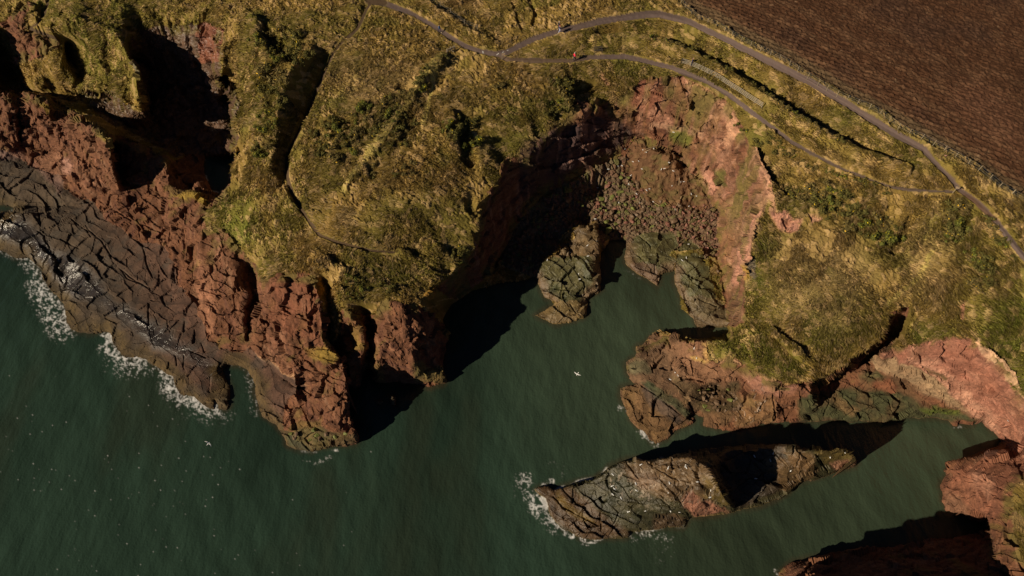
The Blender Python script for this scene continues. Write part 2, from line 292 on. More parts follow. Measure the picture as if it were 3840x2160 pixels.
# cove tidal rock and shelves
L('2169,850,5 2230,850,5 2240,900,4.6 2225,970,3.4'); L('2150,960,3.4 2200,1000,3.8 2235,1060,3'); L('2120,930,2.2 2060,1010,2.2 2040,1050,1.8'); L('2100,1060,2.4 2180,1080,2.2'); L('2060,1180,1 2130,1160,1.6 2180,1140,1.6')
L('2380,930,1.8 2440,910,2.4 2520,910,2.2'); L('2370,990,1 2440,1020,1.2 2500,985,1.4'); L('2560,980,3 2620,980,3.2 2640,1010,2.4'); L('2570,1080,2.4 2640,1060,2.2 2680,1130,1.8'); L('2600,1150,1.2 2680,1190,1')
# islet
L('2060,1840,0.8 2120,1835,1.8 2187,1815,3 2260,1785,4.6 2300,1748,6.4 2380,1732,7.6 2430,1735,8.4 2495,1720,9.6 2560,1716,10.8 2606,1722,12 2636,1745,14 2668,1790,14.6 2700,1840,14 2722,1878,11.6 2745,1904,5')
L('2320,1820,5.4 2420,1820,7.4 2520,1820,9.6 2620,1830,12'); L('2300,1900,3 2420,1910,4.6 2540,1910,6.4 2660,1905,5.4 2720,1912,2.4'); L('2110,1900,1.4 2180,1960,1.4 2300,1990,1.2 2400,1970,1.4 2540,1950,1.6'); L('2200,1880,2.2 2260,1940,2')
L('2700,1770,4 2735,1830,3.4 2762,1895,1.6'); L('2700,1700,4 2760,1682,4 2833,1682,5 2949,1680,9 3040,1690,9.6 3110,1694,10.6 3141,1682,11.4 3178,1692,11.4 3206,1716,9.6'); L('2760,1780,3 2840,1790,3 2900,1780,3.6 2940,1750,6.4 2990,1760,6.4 3060,1750,5.6'); L('2800,1880,1.4 2880,1860,1.8 2960,1810,2 3080,1770,2.4 3160,1745,3.4'); L('2985,1720,8 3080,1750,5.5'); L('3200,1738,3')
L('1466,1488,3.2 1478,1500,3'); L('820,1505,0.8 845,1515,1'); L('1410,1505,0.8 1430,1506,0.8')

CRACKS = [P(s) for s in '''2106,1827 2160,1890 2270,1925 2330,1960|2257,1771 2300,1850 2400,1930 2470,1960|2350,1740 2430,1830 2500,1890 2560,1960|2230,1800 2330,1850 2420,1890 2560,1905|2440,1735 2470,1790 2540,1860 2580,1930|2530,1730 2580,1790 2600,1840 2560,1880|2340,1780 2420,1810 2520,1850 2640,1870|2250,1880 2255,1990|2430,1740 2520,1790 2590,1810|2460,1740 2440,1790 2450,1830 2500,1870|2080,1840 2110,1900 2160,1930 2240,1970|2310,1960 2380,1890 2490,1870|2830,1730 2900,1850|3000,1700 2990,1760 3010,1800|3060,1700 3100,1760
2170,850 2150,900 2120,960|2230,900 2180,950 2110,1000 2060,1080|2130,920 2150,1000 2190,1060 2200,1110|2060,1080 2130,1090 2190,1040 2240,1060|2100,1130 2110,1060 2070,1020|2170,910 2170,980 2240,1000|2090,1130 2180,1110|2040,1090 2100,1080|2140,1140 2170,1180|2350,965 2450,960 2520,975|2460,960 2456,1005 2470,1060|2400,890 2440,920 2450,960|2380,950 2440,1000|2540,990 2590,1050 2640,1030|2590,1050 2620,1070 2670,1100|2590,1060 2560,1090|2620,1120 2690,1150|2380,1330 2450,1370 2480,1400 2560,1470 2605,1560|2410,1440 2450,1420 2480,1405|2400,1440 2480,1500 2560,1560 2600,1575|2450,1300 2440,1370 2450,1400|2480,1360 2530,1380|2500,1255 2510,1300 2500,1340|2600,1280 2605,1340 2590,1380|2510,1390 2580,1350|2560,1400 2600,1440 2640,1430|2560,1490 2600,1480 2620,1520|2900,1480 2905,1570|3060,1470 3110,1500 3090,1560|3160,1480 3200,1540 3160,1565|3330,1500 3345,1560
130,690 137,770 150,850 200,960 230,1060|0,790 120,800 250,790 340,760|90,800 100,840 160,880 180,920|330,860 380,905 420,970 470,1040 560,1080|540,760 520,830 530,900 545,980 570,1040|370,750 450,800 520,850 560,890|640,870 640,1010 655,1060|610,910 600,1000 590,1070|560,1140 555,1250 540,1260|640,1120 625,1200 650,1290 660,1370|570,1130 640,1130|450,1010 520,1060 580,1100|230,900 300,930 370,960|270,820 330,870|480,800 560,850 620,880|290,620 280,640|690,740 690,1450|600,1260 680,1300 770,1340|420,820 500,810 580,790
1000,1170 1080,1180 1180,1210|985,1280 1080,1290 1180,1330 1280,1360|1000,1330 1100,1360 1200,1400 1290,1430|1030,1230 1040,1300|1120,1440 1170,1420 1230,1440 1290,1480|1080,1600 1110,1540 1150,1510 1170,1460|1140,1540 1160,1600 1220,1620 1300,1630|1230,1400 1225,1480 1300,1500|1280,1480 1285,1600|1090,1440 1180,1480|1150,1180 1150,1100|1050,1150 1120,1160|880,1080 880,1180 790,1180|760,1090 850,1110|420,560 370,600 360,660 380,700|300,560 320,620 300,680|110,400 130,470 135,560|200,450 150,480|1440,1260 1500,1280 1590,1265|1430,1340 1490,1380|1500,1150 1510,1230|3560,1830 3620,1840 3680,1880|3600,1780 3680,1810 3720,1850|3580,1880 3640,1900'''.replace('\n', '|').split('|')]

# ------------------------------------------------------------------ heights: relax between the surveyed lines
jx = UU + 5 * fbm2(UU / 26, VV / 26, 11, 3); jy = VV + 5 * fbm2(UU / 26, VV / 26, 31, 3)
islet_m = poly_mask(ISLET, jx, jy)
skerry_m = [poly_mask(s, UU, VV) for s in SKERRIES]
sea_m = poly_mask(SEA, jx, jy) & ~islet_m
for s in skerry_m:
    sea_m &= ~s
sea_m |= poly_mask(COVE_POOL, jx, jy) | poly_mask(SLIT, jx, jy)

cs = np.zeros((NY, NX)); cn = np.zeros((NY, NX))
for ln in H:
    pts = []
    if len(ln) == 1:
        ln = [ln[0], ln[0]]
    for a, b in zip(ln[:-1], ln[1:]):
        n = max(2, int(math.hypot(b[0] - a[0], b[1] - a[1]) / 1.5))
        t = np.linspace(0, 1, n)[:, None]
        pts.append(np.array(a)[None] * (1 - t) + np.array(b)[None] * t)
    p = np.concatenate(pts)
    j = np.round((p[:, 0] - U0) / CELL).astype(int); i = np.round((p[:, 1] - V0) / CELL).astype(int)
    ok = (i >= 0) & (i < NY) & (j >= 0) & (j < NX)
    np.add.at(cs, (i[ok], j[ok]), p[ok, 2]); np.add.at(cn, (i[ok], j[ok]), 1)

def pool(a, k):
    h, w = a.shape
    b = np.zeros((-(-h // k) * k, -(-w // k) * k)); b[:h, :w] = a
    return b.reshape(b.shape[0] // k, k, b.shape[1] // k, k).sum((1, 3))
def upsample(a, shp):
    h, w = shp
    y = (np.arange(h) + 0.5) * a.shape[0] / h - 0.5; x = (np.arange(w) + 0.5) * a.shape[1] / w - 0.5
    y = np.clip(y, 0, a.shape[0] - 1); x = np.clip(x, 0, a.shape[1] - 1)
    y0 = np.minimum(y.astype(int), a.shape[0] - 2); x0 = np.minimum(x.astype(int), a.shape[1] - 2)
    fy = (y - y0)[:, None]; fx = (x - x0)[None]
    return ((a[y0][:, x0] * (1 - fx) + a[y0][:, x0 + 1] * fx) * (1 - fy)
            + (a[y0 + 1][:, x0] * (1 - fx) + a[y0 + 1][:, x0 + 1] * fx) * fy)
Z = None
for k, its in ((32, 500), (16, 300), (8, 200), (4, 150), (2, 100), (1, 50)):
    s = pool(cs, k); n = pool(cn, k)
    sm = pool(sea_m.astype(float), k) / (k * k) > 0.6
    fix = n > 0
    val = np.where(fix, s / np.maximum(n, 1), 0.25)
    fix2 = fix | sm
    Z = np.full(s.shape, 12.0) if Z is None else upsample(Z, s.shape)
    for _ in range(its):
        Z[fix2] = val[fix2]
        q = np.pad(Z, 1, mode='edge')
        Z = 0.25 * (q[:-2, 1:-1] + q[2:, 1:-1] + q[1:-1, :-2] + q[1:-1, 2:])
    Z[fix2] = val[fix2]
q = np.pad(Z, 1, mode='edge')
Z = np.where(sea_m, Z, 0.5 * Z + 0.125 * (q[:-2, 1:-1] + q[2:, 1:-1] + q[1:-1, :-2] + q[1:-1, 2:]))
land = ~sea_m
BX, BY = unproj(UU, VV, Z)
crag = sstep(1250, 900, UU) * sstep(800, 620, VV) + sstep(2.5, 6, Z) * sstep(1000, 1200, VV) * sstep(1750, 1600, UU)
q_ = np.hypot(np.gradient(Z, axis=0), np.gradient(Z, axis=1)); kk = 10
for ax in (0, 1):
    pad = ((kk + 1, kk), (0, 0)) if ax == 0 else ((0, 0), (kk + 1, kk))
    c_ = np.cumsum(np.pad(q_, pad, mode='edge'), ax); q_ = (c_[2 * kk + 1:] - c_[:-2 * kk - 1]) / (2 * kk + 1) if ax == 0 else (c_[:, 2 * kk + 1:] - c_[:, :-2 * kk - 1]) / (2 * kk + 1)
Z = np.where(land, np.maximum(Z + crag * np.clip(q_ * 9, 0, 1) * 1.7 * fbm2(BX / 4.5, BY / 4.5, 45, 4, 0.55), 0.2), Z)
BX, BY = unproj(UU, VV, Z)

# ------------------------------------------------------------------ ground cover: which surface lies where, its colour and gloss
col = np.zeros((NY, NX, 3), np.float32)
rough = np.full((NY, NX), 0.95, np.float32)
GRASS, FIELD, PATH, TRACK, CLIFF, SHELF, BEACH, SLIP, ISLE, TIDAL = range(10)
lab = np.full((NY, NX), GRASS, np.int8)
nA = fbm2(BX / 9, BY / 9, 101, 4); nB = fbm2(BX / 2.2, BY / 2.2, 111, 4); nC = fbm2(BX / 0.5, BY / 0.5, 121, 3)
n3 = fbm3(BX / 3.0, BY / 3.0, Z / 3.0, 131, 4)
UJ = UU + 22 * fbm2(UU / 60, VV / 60, 141, 5, 0.65); VJ = VV + 22 * fbm2(UU / 60, VV / 60, 151, 5, 0.65)

def mixc(w, rgb):
    w = np.clip(w, 0, 1)[..., None]
    col[:] = col * (1 - w) + np.array(rgb, np.float32) * w
def soft(pts, feather):
    m = poly_mask(pts, UJ, VJ).astype(np.float32)
    k = max(1, int(feather / CELL))
    c = np.cumsum(np.pad(m, ((k + 1, k), (0, 0)), mode='edge'), 0); m = (c[2 * k + 1:] - c[:-2 * k - 1]) / (2 * k + 1)
    c = np.cumsum(np.pad(m, ((0, 0), (k + 1, k)), mode='edge'), 1); m = (c[:, 2 * k + 1:] - c[:, :-2 * k - 1]) / (2 * k + 1)
    return m

# grass: straw, olive and lush
col[:] = (0.22, 0.152, 0.052)
mixc(sstep(-0.35, 0.35, nA) * 0.85, (0.145, 0.125, 0.034))
mixc(sstep(0.1, 0.6, nB) * 0.55, (0.29, 0.20, 0.095))
mixc(sstep(0.1, 0.5, -nB) * 0.6, (0.12, 0.10, 0.03)); mixc(sstep(0.15, 0.55, fbm2(BX / 4.5, BY / 4.5, 105, 4)) * 0.3, (0.125, 0.09, 0.03))
for pts, f, a in (('3700,1150 3840,1100 4300,1500 4000,1600 3840,1480 3760,1340 3640,1250', 40, .85), ('2060,240 2600,240 2800,430 2560,300 2300,270', 30, .6), ('-600,-340 700,-340 540,200 480,360 300,330 250,120', 60, .55),
                  ('740,780 900,700 980,800 960,930 860,900', 40, .7), ('1330,960 1600,960 1640,1060 1450,1110', 40, .5), ('2700,1250 2900,1260 3050,1380 2980,1430 2800,1380 2640,1300', 30, .6), ('3390,1200 3600,1220 3560,1280 3420,1300', 30, .7), ('2820,900 2920,880 2900,1000 2880,1130 2800,1180', 25, .7),
                  ('1740,380 1990,360 2080,420 1960,560 1800,560', 50, .45), ('3050,1060 3300,1120 3340,1180 3150,1320 3000,1330', 40, .45)):
    mixc(soft(P(pts), f) * a * (0.6 + 0.8 * sstep(-0.4, 0.4, nB)), (0.125, 0.135, 0.03))
for pts, f, a in (('2900,880 3200,900 3300,1050 3150,1250 2900,1150', 60, .6), ('1230,240 1600,230 1640,400 1300,420', 50, .5), ('3400,850 3560,900 3520,1130 3380,1080', 40, .55)):
    mixc(soft(P(pts), f) * a, (0.285, 0.205, 0.105))
brk = sstep(0.12, 0.42, fbm2(BX / 6, BY / 6, 107, 4)) ; mixc(brk * 0.35, (0.15, 0.09, 0.036)); mixc(sstep(0.2, 0.5, fbm2(BX / 5, BY / 5, 109, 4)) * 0.4, (0.10, 0.11, 0.028))
for pts, f, a in (('1390,388 1535,352 1520,420 1400,560 1280,610 1180,600 1180,470', 20, .8), ('1440,400 1560,400 1580,520 1480,580 1400,560', 20, .7), ('1520,360 1600,290 1660,220 1680,240 1620,330', 14, .7), ('940,80 1110,100 1130,190 1090,320 1050,420 1010,560 950,520 950,300', 30, .7), ('2930,700 3100,700 3250,790 3370,870 3340,940 3180,900 3000,800', 25, .75), ('3565,750 3650,760 3600,930 3520,910', 16, .7), ('3616,930 3710,970 3720,1110 3640,1110', 20, .7), ('1650,460 1780,440 1790,560 1700,590', 20, .7), ('1300,1020 1420,1010 1500,1090 1400,1130 1300,1110', 20, .6), ('1200,560 1450,560 1500,680 1380,720', 40, .35)):
    mixc(soft(P(pts), f) * 0.75 * a * sstep(-0.5, 0.2, nB), (0.085, 0.074, 0.022))

ROCKW = P('''-900,330 0,335 60,345 130,362 200,370 300,430 380,480 480,520 560,560 640,590 760,580 870,560 886,600 866,640 862,690 842,725 818,767 776,814 787,871 818,871 833,850 870,876
906,922 932,959 960,985 990,1040 1059,1026 1157,1031 1186,1045 1204,1100 1220,1200 1212,1280 1240,1310 1262,1230 1285,1150 1330,1165 1400,1180 1430,1125 1450,1122 1500,1140 1560,1140 1700,1240 1700,1720 0,1720 -900,1500''')
LEFTR = P('470,160 520,110 600,98 673,95 776,84 838,112 842,210 830,290 846,310 880,330 892,400 884,460 896,520 885,575 766,600 600,560 400,450 260,345 300,332 430,350 530,430 525,360 512,300 505,250 480,215')
TOPL = P('-600,130 0,110 40,60 70,10 130,10 110,60 95,120 150,125 235,150 215,175 190,205 130,225 75,250 40,200 20,150 -600,170')
COVE = P('''2160,360 2230,400 2300,380 2360,350 2385,310 2420,290 2470,290 2562,292 2620,315 2690,352 2735,385 2765,440 2790,490 2800,540 2832,556 2860,631 2892,683 2905,740 2868,760 2838,829 2815,907 2797,985 2800,1060 2790,1130
2800,1200 2750,1232 2723,1222 2690,954 2697,793 2635,725 2590,650 2545,595 2440,543 2381,520 2345,572 2200,645 2040,728 1940,850 1880,1000 1700,1130 1640,1090 1720,1010 1770,960 1790,930 1770,860 1800,825 1770,790 1840,730 1890,600 1990,585 2030,512 2110,468''')
SOUTHR = P('''2459,1245 2545,1262 2560,1275 2640,1280 2640,1310 2666,1357 2728,1342 2811,1383 2840,1412 2970,1440 3062,1420 3120,1396 3190,1368 3184,1342 3254,1310 3306,1270 3320,1228 3340,1180 3378,1150 3406,1150 3398,1200 3380,1262 3330,1300 3420,1290 3480,1280 3565,1262
3640,1272 3690,1300 3740,1350 3810,1410 3850,1490 3920,1600 4000,1750 3900,1800 3830,1790 3800,1850 3790,2000 3840,2100 3900,2200 3900,2500 2900,2500 2900,1700 2300,1700 2300,1400''')
rock_m = np.zeros((NY, NX), bool)
for p in (ROCKW, LEFTR, TOPL, COVE, SOUTHR):
    rock_m |= poly_mask(p, UJ, VJ)
BEACHP = P('1880,1000 1930,850 2040,728 2200,645 2345,572 2390,545 2450,560 2545,595 2590,650 2635,725 2697,793 2694,954 2640,1000 2620,930 2580,900 2540,955 2350,925 2290,900 2256,935 2240,840 2160,840 2090,930 2000,1040')
SLIPP = P('2345,572 2385,520 2440,543 2500,555 2550,600 2590,655 2635,725 2660,770 2620,790 2530,790 2450,760 2400,735 2380,690 2330,640')
TIDALP = [P('2169,842 2235,840 2244,900 2240,965 2258,990 2256,1093 2205,1116 2202,1185 2133,1214 2070,1218 2000,1181 2045,1155 2080,1133 2038,1114 2000,1036 2035,985 2097,950 2112,915 2155,895 2150,860'),
          P('2340,925 2397,882 2450,873 2530,878 2545,920 2508,958 2538,973 2524,1012 2480,1028 2470,1080 2420,1042 2380,1018 2340,990'),
          P('2528,940 2583,900 2632,933 2610,950'), P('2538,957 2638,957 2655,1010 2675,1062 2690,1114 2724,1160 2728,1225 2612,1230 2595,1195 2545,1095 2522,1052')]
beach_m = poly_mask(BEACHP, UJ, VJ); slip_m = poly_mask(SLIPP, UJ, VJ)
tidal_m = np.zeros((NY, NX), bool)
for p in TIDALP:
    tidal_m |= poly_mask(p, jx, jy)
PLAT = P('''-900,560 0,560 70,590 120,620 230,660 250,705 300,745 362,752 393,819 455,855 520,905 611,912 640,960 660,1060 730,1130 765,1218 780,1275 828,1306 900,1330 930,1300 950,1318 1000,1345 1060,1386 1165,1452
1085,1490 1062,1560 1110,1640 1180,1700 1180,1760 -900,1760''')
plat_m = poly_mask(PLAT, UJ, VJ) & rock_m
lab[rock_m] = CLIFF; lab[plat_m] = SHELF

def where_col(m, rgb, w=None):
    a = m.astype(np.float32) if w is None else m * w
    mixc(a, rgb)
# red sandstone with paler and darker beds
where_col(rock_m, (0.14, 0.066, 0.037))
strat = fbm3((BX * 0.5 + BY * 0.35) / 5, (BY * 0.5 - BX * 0.3) / 5, (Z + 0.35 * BX - 0.2 * BY) / 0.55, 161, 3)
where_col(rock_m, (0.205, 0.10, 0.064), sstep(0.05, 0.5, n3) * 0.7)
where_col(rock_m, (0.09, 0.04, 0.03), sstep(0.1, 0.45, strat) * 0.6)
where_col(rock_m, (0.26, 0.16, 0.11), sstep(0.25, 0.5, -strat) * 0.4)
where_col(rock_m, (0.13, 0.10, 0.03), sstep(0.25, 0.6, nB + nA * 0.6) * 0.6)
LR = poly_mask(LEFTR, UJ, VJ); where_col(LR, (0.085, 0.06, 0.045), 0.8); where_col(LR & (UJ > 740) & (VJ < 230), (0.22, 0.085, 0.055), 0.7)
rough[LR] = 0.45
where_col(plat_m, (0.102, 0.070, 0.043)); where_col(plat_m, (0.14, 0.066, 0.042), sstep(250, 620, UJ + 0.4 * (900 - VJ)) * 0.75)
where_col(plat_m, (0.075, 0.06, 0.045), sstep(0.0, 0.5, nB) * 0.6)
WET = P('-300,800 20,780 110,830 200,940 330,1000 380,1060 400,1120 520,1180 640,1250 740,1330 830,1380 850,1420 800,1430 700,1340 560,1290 480,1210 380,1130 250,1110 200,1050 130,960 50,900 -300,900')
wet = soft(WET, 18) * plat_m
mixc(wet * 0.8, (0.05, 0.045, 0.042)); rough[:] = rough * (1 - wet) + 0.2 * wet
d_sea = np.full((NY, NX), 60.0, np.float32)                       # cells to open water
m = sea_m.copy()
for k in range(40):
    d_sea[m & (d_sea > k)] = k
    q = np.pad(m, 1, mode='edge'); m = q[:-2, 1:-1] | q[2:, 1:-1] | q[1:-1, :-2] | q[1:-1, 2:] | m
ob = plat_m * sstep(24, 6, d_sea + 8 * nB)
mixc(ob * 0.85, (0.125, 0.082, 0.028))
mixc(ob * sstep(0.0, 0.4, nC + nB) * 0.5, (0.07, 0.05, 0.03))

# cove walls and clay slopes
for pts, rgb, f, a in (('2560,288 2620,312 2690,350 2700,400 2660,392 2600,340 2570,320', (0.42, 0.235, 0.165), 8, .8), ('2690,390 2730,385 2765,440 2775,500 2745,545 2720,560 2715,480', (0.47, 0.28, 0.19), 8, .9),
        ('2440,400 2520,420 2540,470 2480,480 2440,450', (0.40, 0.22, 0.16), 12, .7), ('2400,290 2480,300 2500,380 2420,420 2300,420 2380,360', (0.24, 0.10, 0.065), 10, .7), ('2500,320 2640,340 2720,440 2680,520 2600,460 2520,400', (0.19, 0.115, 0.055), 20, .7),
        ('2690,480 2740,540 2740,640 2680,640 2650,590', (0.28, 0.155, 0.105), 16, .6), ('2605,660 2650,635 2705,690 2722,735 2690,750 2640,722', (0.46, 0.25, 0.195), 6, .9), ('2635,725 2700,760 2720,800 2697,793', (0.17, 0.12, 0.05), 6, .8),
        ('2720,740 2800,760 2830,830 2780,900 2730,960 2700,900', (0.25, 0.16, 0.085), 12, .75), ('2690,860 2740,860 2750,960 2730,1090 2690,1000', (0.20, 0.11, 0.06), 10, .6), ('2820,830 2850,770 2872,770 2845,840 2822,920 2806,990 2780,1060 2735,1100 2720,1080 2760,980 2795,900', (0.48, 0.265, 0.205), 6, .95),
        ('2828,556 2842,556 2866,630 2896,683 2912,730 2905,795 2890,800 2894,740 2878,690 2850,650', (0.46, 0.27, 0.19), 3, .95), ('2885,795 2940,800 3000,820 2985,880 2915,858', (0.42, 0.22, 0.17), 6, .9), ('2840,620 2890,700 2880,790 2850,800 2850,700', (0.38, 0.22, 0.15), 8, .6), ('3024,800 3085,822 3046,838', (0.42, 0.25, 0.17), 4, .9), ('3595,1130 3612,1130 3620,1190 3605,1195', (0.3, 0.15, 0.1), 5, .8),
        ('2725,1095 2780,1110 2790,1200 2740,1225', (0.15, 0.095, 0.055), 8, .7), ('2260,282 2276,284 2290,330 2280,330', (0.38, 0.21, 0.14), 4, .8),
        ('1940,560 2020,520 2110,480 2240,440 2320,450 2380,510 2200,640 2040,720 1950,830', (0.055, 0.034, 0.036), 10, .95),  # west wall: its shade is put into the colour, near black
        # east bowl
        ('3290,1330 3400,1295 3565,1262 3650,1280 3740,1350 3820,1420 3860,1520 3940,1640 3800,1700 3767,1660 3740,1620 3690,1575 3640,1550 3560,1480 3480,1410 3380,1352', (0.29, 0.14, 0.105), 8, .9),
        ('3400,1340 3480,1360 3560,1400 3640,1470 3720,1560 3760,1640 3730,1620 3640,1550 3560,1480 3480,1406', (0.40, 0.225, 0.17), 10, .9), ('3420,1310 3620,1290 3740,1400 3790,1520 3700,1430 3560,1340', (0.26, 0.115, 0.08), 20, .6),
        ('3270,1336 3380,1350 3480,1404 3560,1476 3640,1552 3560,1520 3470,1470 3400,1440 3330,1390 3270,1370', (0.27, 0.195, 0.125), 6, .95), ('3460,1375 3510,1390 3560,1430 3540,1440 3500,1410', (0.08, 0.06, 0.025), 5, .8),
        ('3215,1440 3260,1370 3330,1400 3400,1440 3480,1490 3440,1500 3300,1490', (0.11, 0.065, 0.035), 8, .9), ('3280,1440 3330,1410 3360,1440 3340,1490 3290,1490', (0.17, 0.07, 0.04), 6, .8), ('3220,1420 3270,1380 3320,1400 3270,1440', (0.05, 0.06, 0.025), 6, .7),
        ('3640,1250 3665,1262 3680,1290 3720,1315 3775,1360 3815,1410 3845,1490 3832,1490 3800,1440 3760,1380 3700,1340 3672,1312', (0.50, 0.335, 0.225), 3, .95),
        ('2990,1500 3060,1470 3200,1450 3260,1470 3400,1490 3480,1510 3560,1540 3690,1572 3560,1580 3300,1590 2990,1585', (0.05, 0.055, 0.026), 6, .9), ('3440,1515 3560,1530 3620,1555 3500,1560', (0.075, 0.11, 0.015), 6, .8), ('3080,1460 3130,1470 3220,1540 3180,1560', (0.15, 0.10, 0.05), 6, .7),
        # south headland rocks
        ('2459,1245 2560,1270 2545,1340 2605,1420 2615,1560 2464,1670 2330,1580 2310,1450 2340,1340', (0.125, 0.08, 0.05), 6, .9), ('2360,1350 2420,1350 2440,1400 2360,1400', (0.10, 0.10, 0.06), 8, .7), ('2400,1440 2440,1430 2620,1560 2590,1580 2480,1510', (0.055, 0.065, 0.035), 5, .85), ('2330,1460 2400,1450 2560,1590 2464,1670 2340,1540', (0.135, 0.085, 0.038), 8, .7), ('2395,1450 2440,1460 2560,1580 2540,1600 2440,1530', (0.06, 0.05, 0.05), 6, .7),
        ('2780,1400 2850,1410 2980,1440 2960,1480 2860,1490 2800,1450', (0.36, 0.19, 0.15), 10, .7), ('2545,1270 2640,1290 2660,1360 2600,1380 2540,1350', (0.26, 0.15, 0.10), 8, .7), ('2750,1480 2910,1490 2910,1580 2760,1600', (0.19, 0.125, 0.06), 10, .7), ('2590,1435 2680,1425 2765,1445 2785,1520 2730,1550 2650,1555 2610,1520', (0.06, 0.045, 0.022), 8, .9), ('2480,1270 2640,1300 2660,1360 2760,1390 2780,1440 2600,1430 2520,1370', (0.20, 0.115, 0.07), 14, .65), ('2600,1545 2760,1545 2740,1600 2640,1600', (0.13, 0.085, 0.045), 8, .7), ('2510,1400 2600,1440 2640,1540 2560,1500', (0.13, 0.10, 0.055), 8, .7),
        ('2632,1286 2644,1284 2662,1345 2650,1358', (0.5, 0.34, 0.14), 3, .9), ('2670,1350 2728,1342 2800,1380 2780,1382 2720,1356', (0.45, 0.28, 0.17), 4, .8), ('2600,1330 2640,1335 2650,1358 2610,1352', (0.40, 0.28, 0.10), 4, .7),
        # lower right cliffs
        ('3534,1800 3720,1700 3800,1690 3860,1700 3830,1790 3790,1850 3720,1960 3534,1930', (0.20, 0.088, 0.058), 6, .75), ('3534,1830 3600,1850 3640,1950 3550,1920', (0.15, 0.09, 0.06), 10, .8), ('3690,1690 3760,1690 3740,1720 3690,1720', (0.1, 0.05, 0.04), 4, .8), ('3640,1750 3720,1800 3720,1880 3640,1820', (0.42, 0.24, 0.18), 14, .5),
        # promontory and left cliffs
        ('1060,1030 1170,1035 1200,1180 1205,1280 1100,1260 1000,1200 1010,1080', (0.165, 0.066, 0.04), 10, .6), ('1120,1300 1220,1300 1280,1340 1260,1365 1180,1345', (0.22, 0.155, 0.035), 8, .85), ('1185,1050 1200,1040 1212,1110 1200,1110', (0.45, 0.24, 0.03), 4, .8), ('950,1312 1000,1338 1060,1380 1165,1446 1165,1452 1050,1390 990,1350', (0.38, 0.235, 0.14), 3, .8),
        ('1080,1620 1200,1610 1330,1620 1330,1660 1150,1690 1080,1670', (0.085, 0.085, 0.04), 6, .7), ('644,728 750,724 795,745 770,760 660,742', (0.25, 0.19, 0.035), 4, .9), ('740,930 800,1000 800,1280 770,1240 745,1050', (0.33, 0.17, 0.11), 10, .5), ('1290,1210 1350,1220 1365,1300 1320,1320', (0.19, 0.135, 0.035), 8, .6), ('1550,1360 1675,1380 1675,1440 1550,1435', (0.12, 0.105, 0.035), 8, .8), ('1590,1110 1660,1060 1690,1070 1600,1130', (0.4, 0.2, 0.02), 4, .35),
        ('0,560 100,580 240,680 232,720 100,600 0,600', (0.33, 0.19, 0.15), 8, .6), ('130,590 230,570 250,700 180,660', (0.24, 0.13, 0.085), 8, .6), ('230,600 270,600 280,650 240,670', (0.36, 0.22, 0.19), 6, .7), ('360,495 412,515 418,560 390,540', (0.22, 0.18, 0.03), 4, .7), ('140,390 185,400 190,440 170,420', (0.30, 0.22, 0.03), 4, .7), ('520,360 540,390 540,430 505,410 500,380', (0.30, 0.21, 0.05), 5, .7)):
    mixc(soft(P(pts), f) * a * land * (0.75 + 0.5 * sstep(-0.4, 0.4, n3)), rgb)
    if rgb[0] > 0.2 and f > 2:
        g = poly_mask(P(pts), UJ, VJ) & (lab == GRASS); lab[g] = CLIFF
bowl = soft(P('3290,1330 3400,1295 3565,1262 3650,1280 3740,1350 3820,1420 3860,1520 3940,1640 3840,1720 3767,1660 3740,1620 3690,1575 3640,1550 3560,1480 3480,1410 3380,1352'), 10)
wall_r = soft(P('2380,300 2562,292 2690,352 2765,440 2800,540 2832,556 2892,683 2905,740 2838,829 2797,985 2790,1130 2750,1232 2690,954 2697,793 2590,650 2440,543 2381,520'), 10)
mot = fbm3(BX / 1.4, BY / 1.4, Z / 2.2, 177, 5, 0.6)
mixc((bowl + 0.8 * wall_r) * sstep(0.05, 0.4, mot) * 0.6, (0.17, 0.07, 0.048)); mixc((0.8 * bowl + wall_r) * sstep(0.1, 0.45, -mot) * 0.45, (0.44, 0.27, 0.20))
mixc(wall_r * sstep(0.05, 0.4, fbm3(BX / 2.6, BY / 2.6, Z / 4, 178, 4)) * 0.65, (0.125, 0.085, 0.035)); mixc(wall_r * sstep(0.25, 0.5, fbm3(BX / 0.9, BY / 0.9, Z / 0.9, 179, 3)) * 0.6, (0.06, 0.035, 0.025))
for pts, rgb, f, a in (('2500,470 2560,480 2600,520 2580,560 2520,530', (0.10, 0.13, 0.02), 6, .8), ('2680,640 2720,640 2730,700 2700,690', (0.09, 0.11, 0.025), 6, .7), ('2430,460 2620,480 2640,520 2540,500 2440,480', (0.38, 0.24, 0.17), 5, .6), ('2400,510 2500,520 2540,560 2440,545', (0.10, 0.05, 0.028), 8, .8), ('2820,960 2835,1000 2830,1050 2805,1040 2810,980', (0.20, 0.17, 0.16), 4, .9), ('2790,1000 2806,1000 2806,1050 2795,1060', (0.45, 0.30, 0.06), 4, .7)):
    mixc(soft(P(pts), f) * a, rgb)
# ledges of turf on the clay slopes
turf = rock_m * sstep(0.15, 0.5, fbm2(BX / 4, BY / 4, 171, 4) + 0.15) * soft(P('2230,290 2400,300 2700,350 2800,500 2860,700 2800,900 2700,760 2600,560 2450,480 2300,400'), 30)
mixc(turf * 0.75, (0.13, 0.115, 0.035))
ct = soft(COVE, 4) * sstep(0.2, 0.5, fbm2(BX / 1.2, BY / 1.2, 181, 3)) * sstep(4, 10, Z); mixc(ct * 0.4, (0.36, 0.21, 0.16))

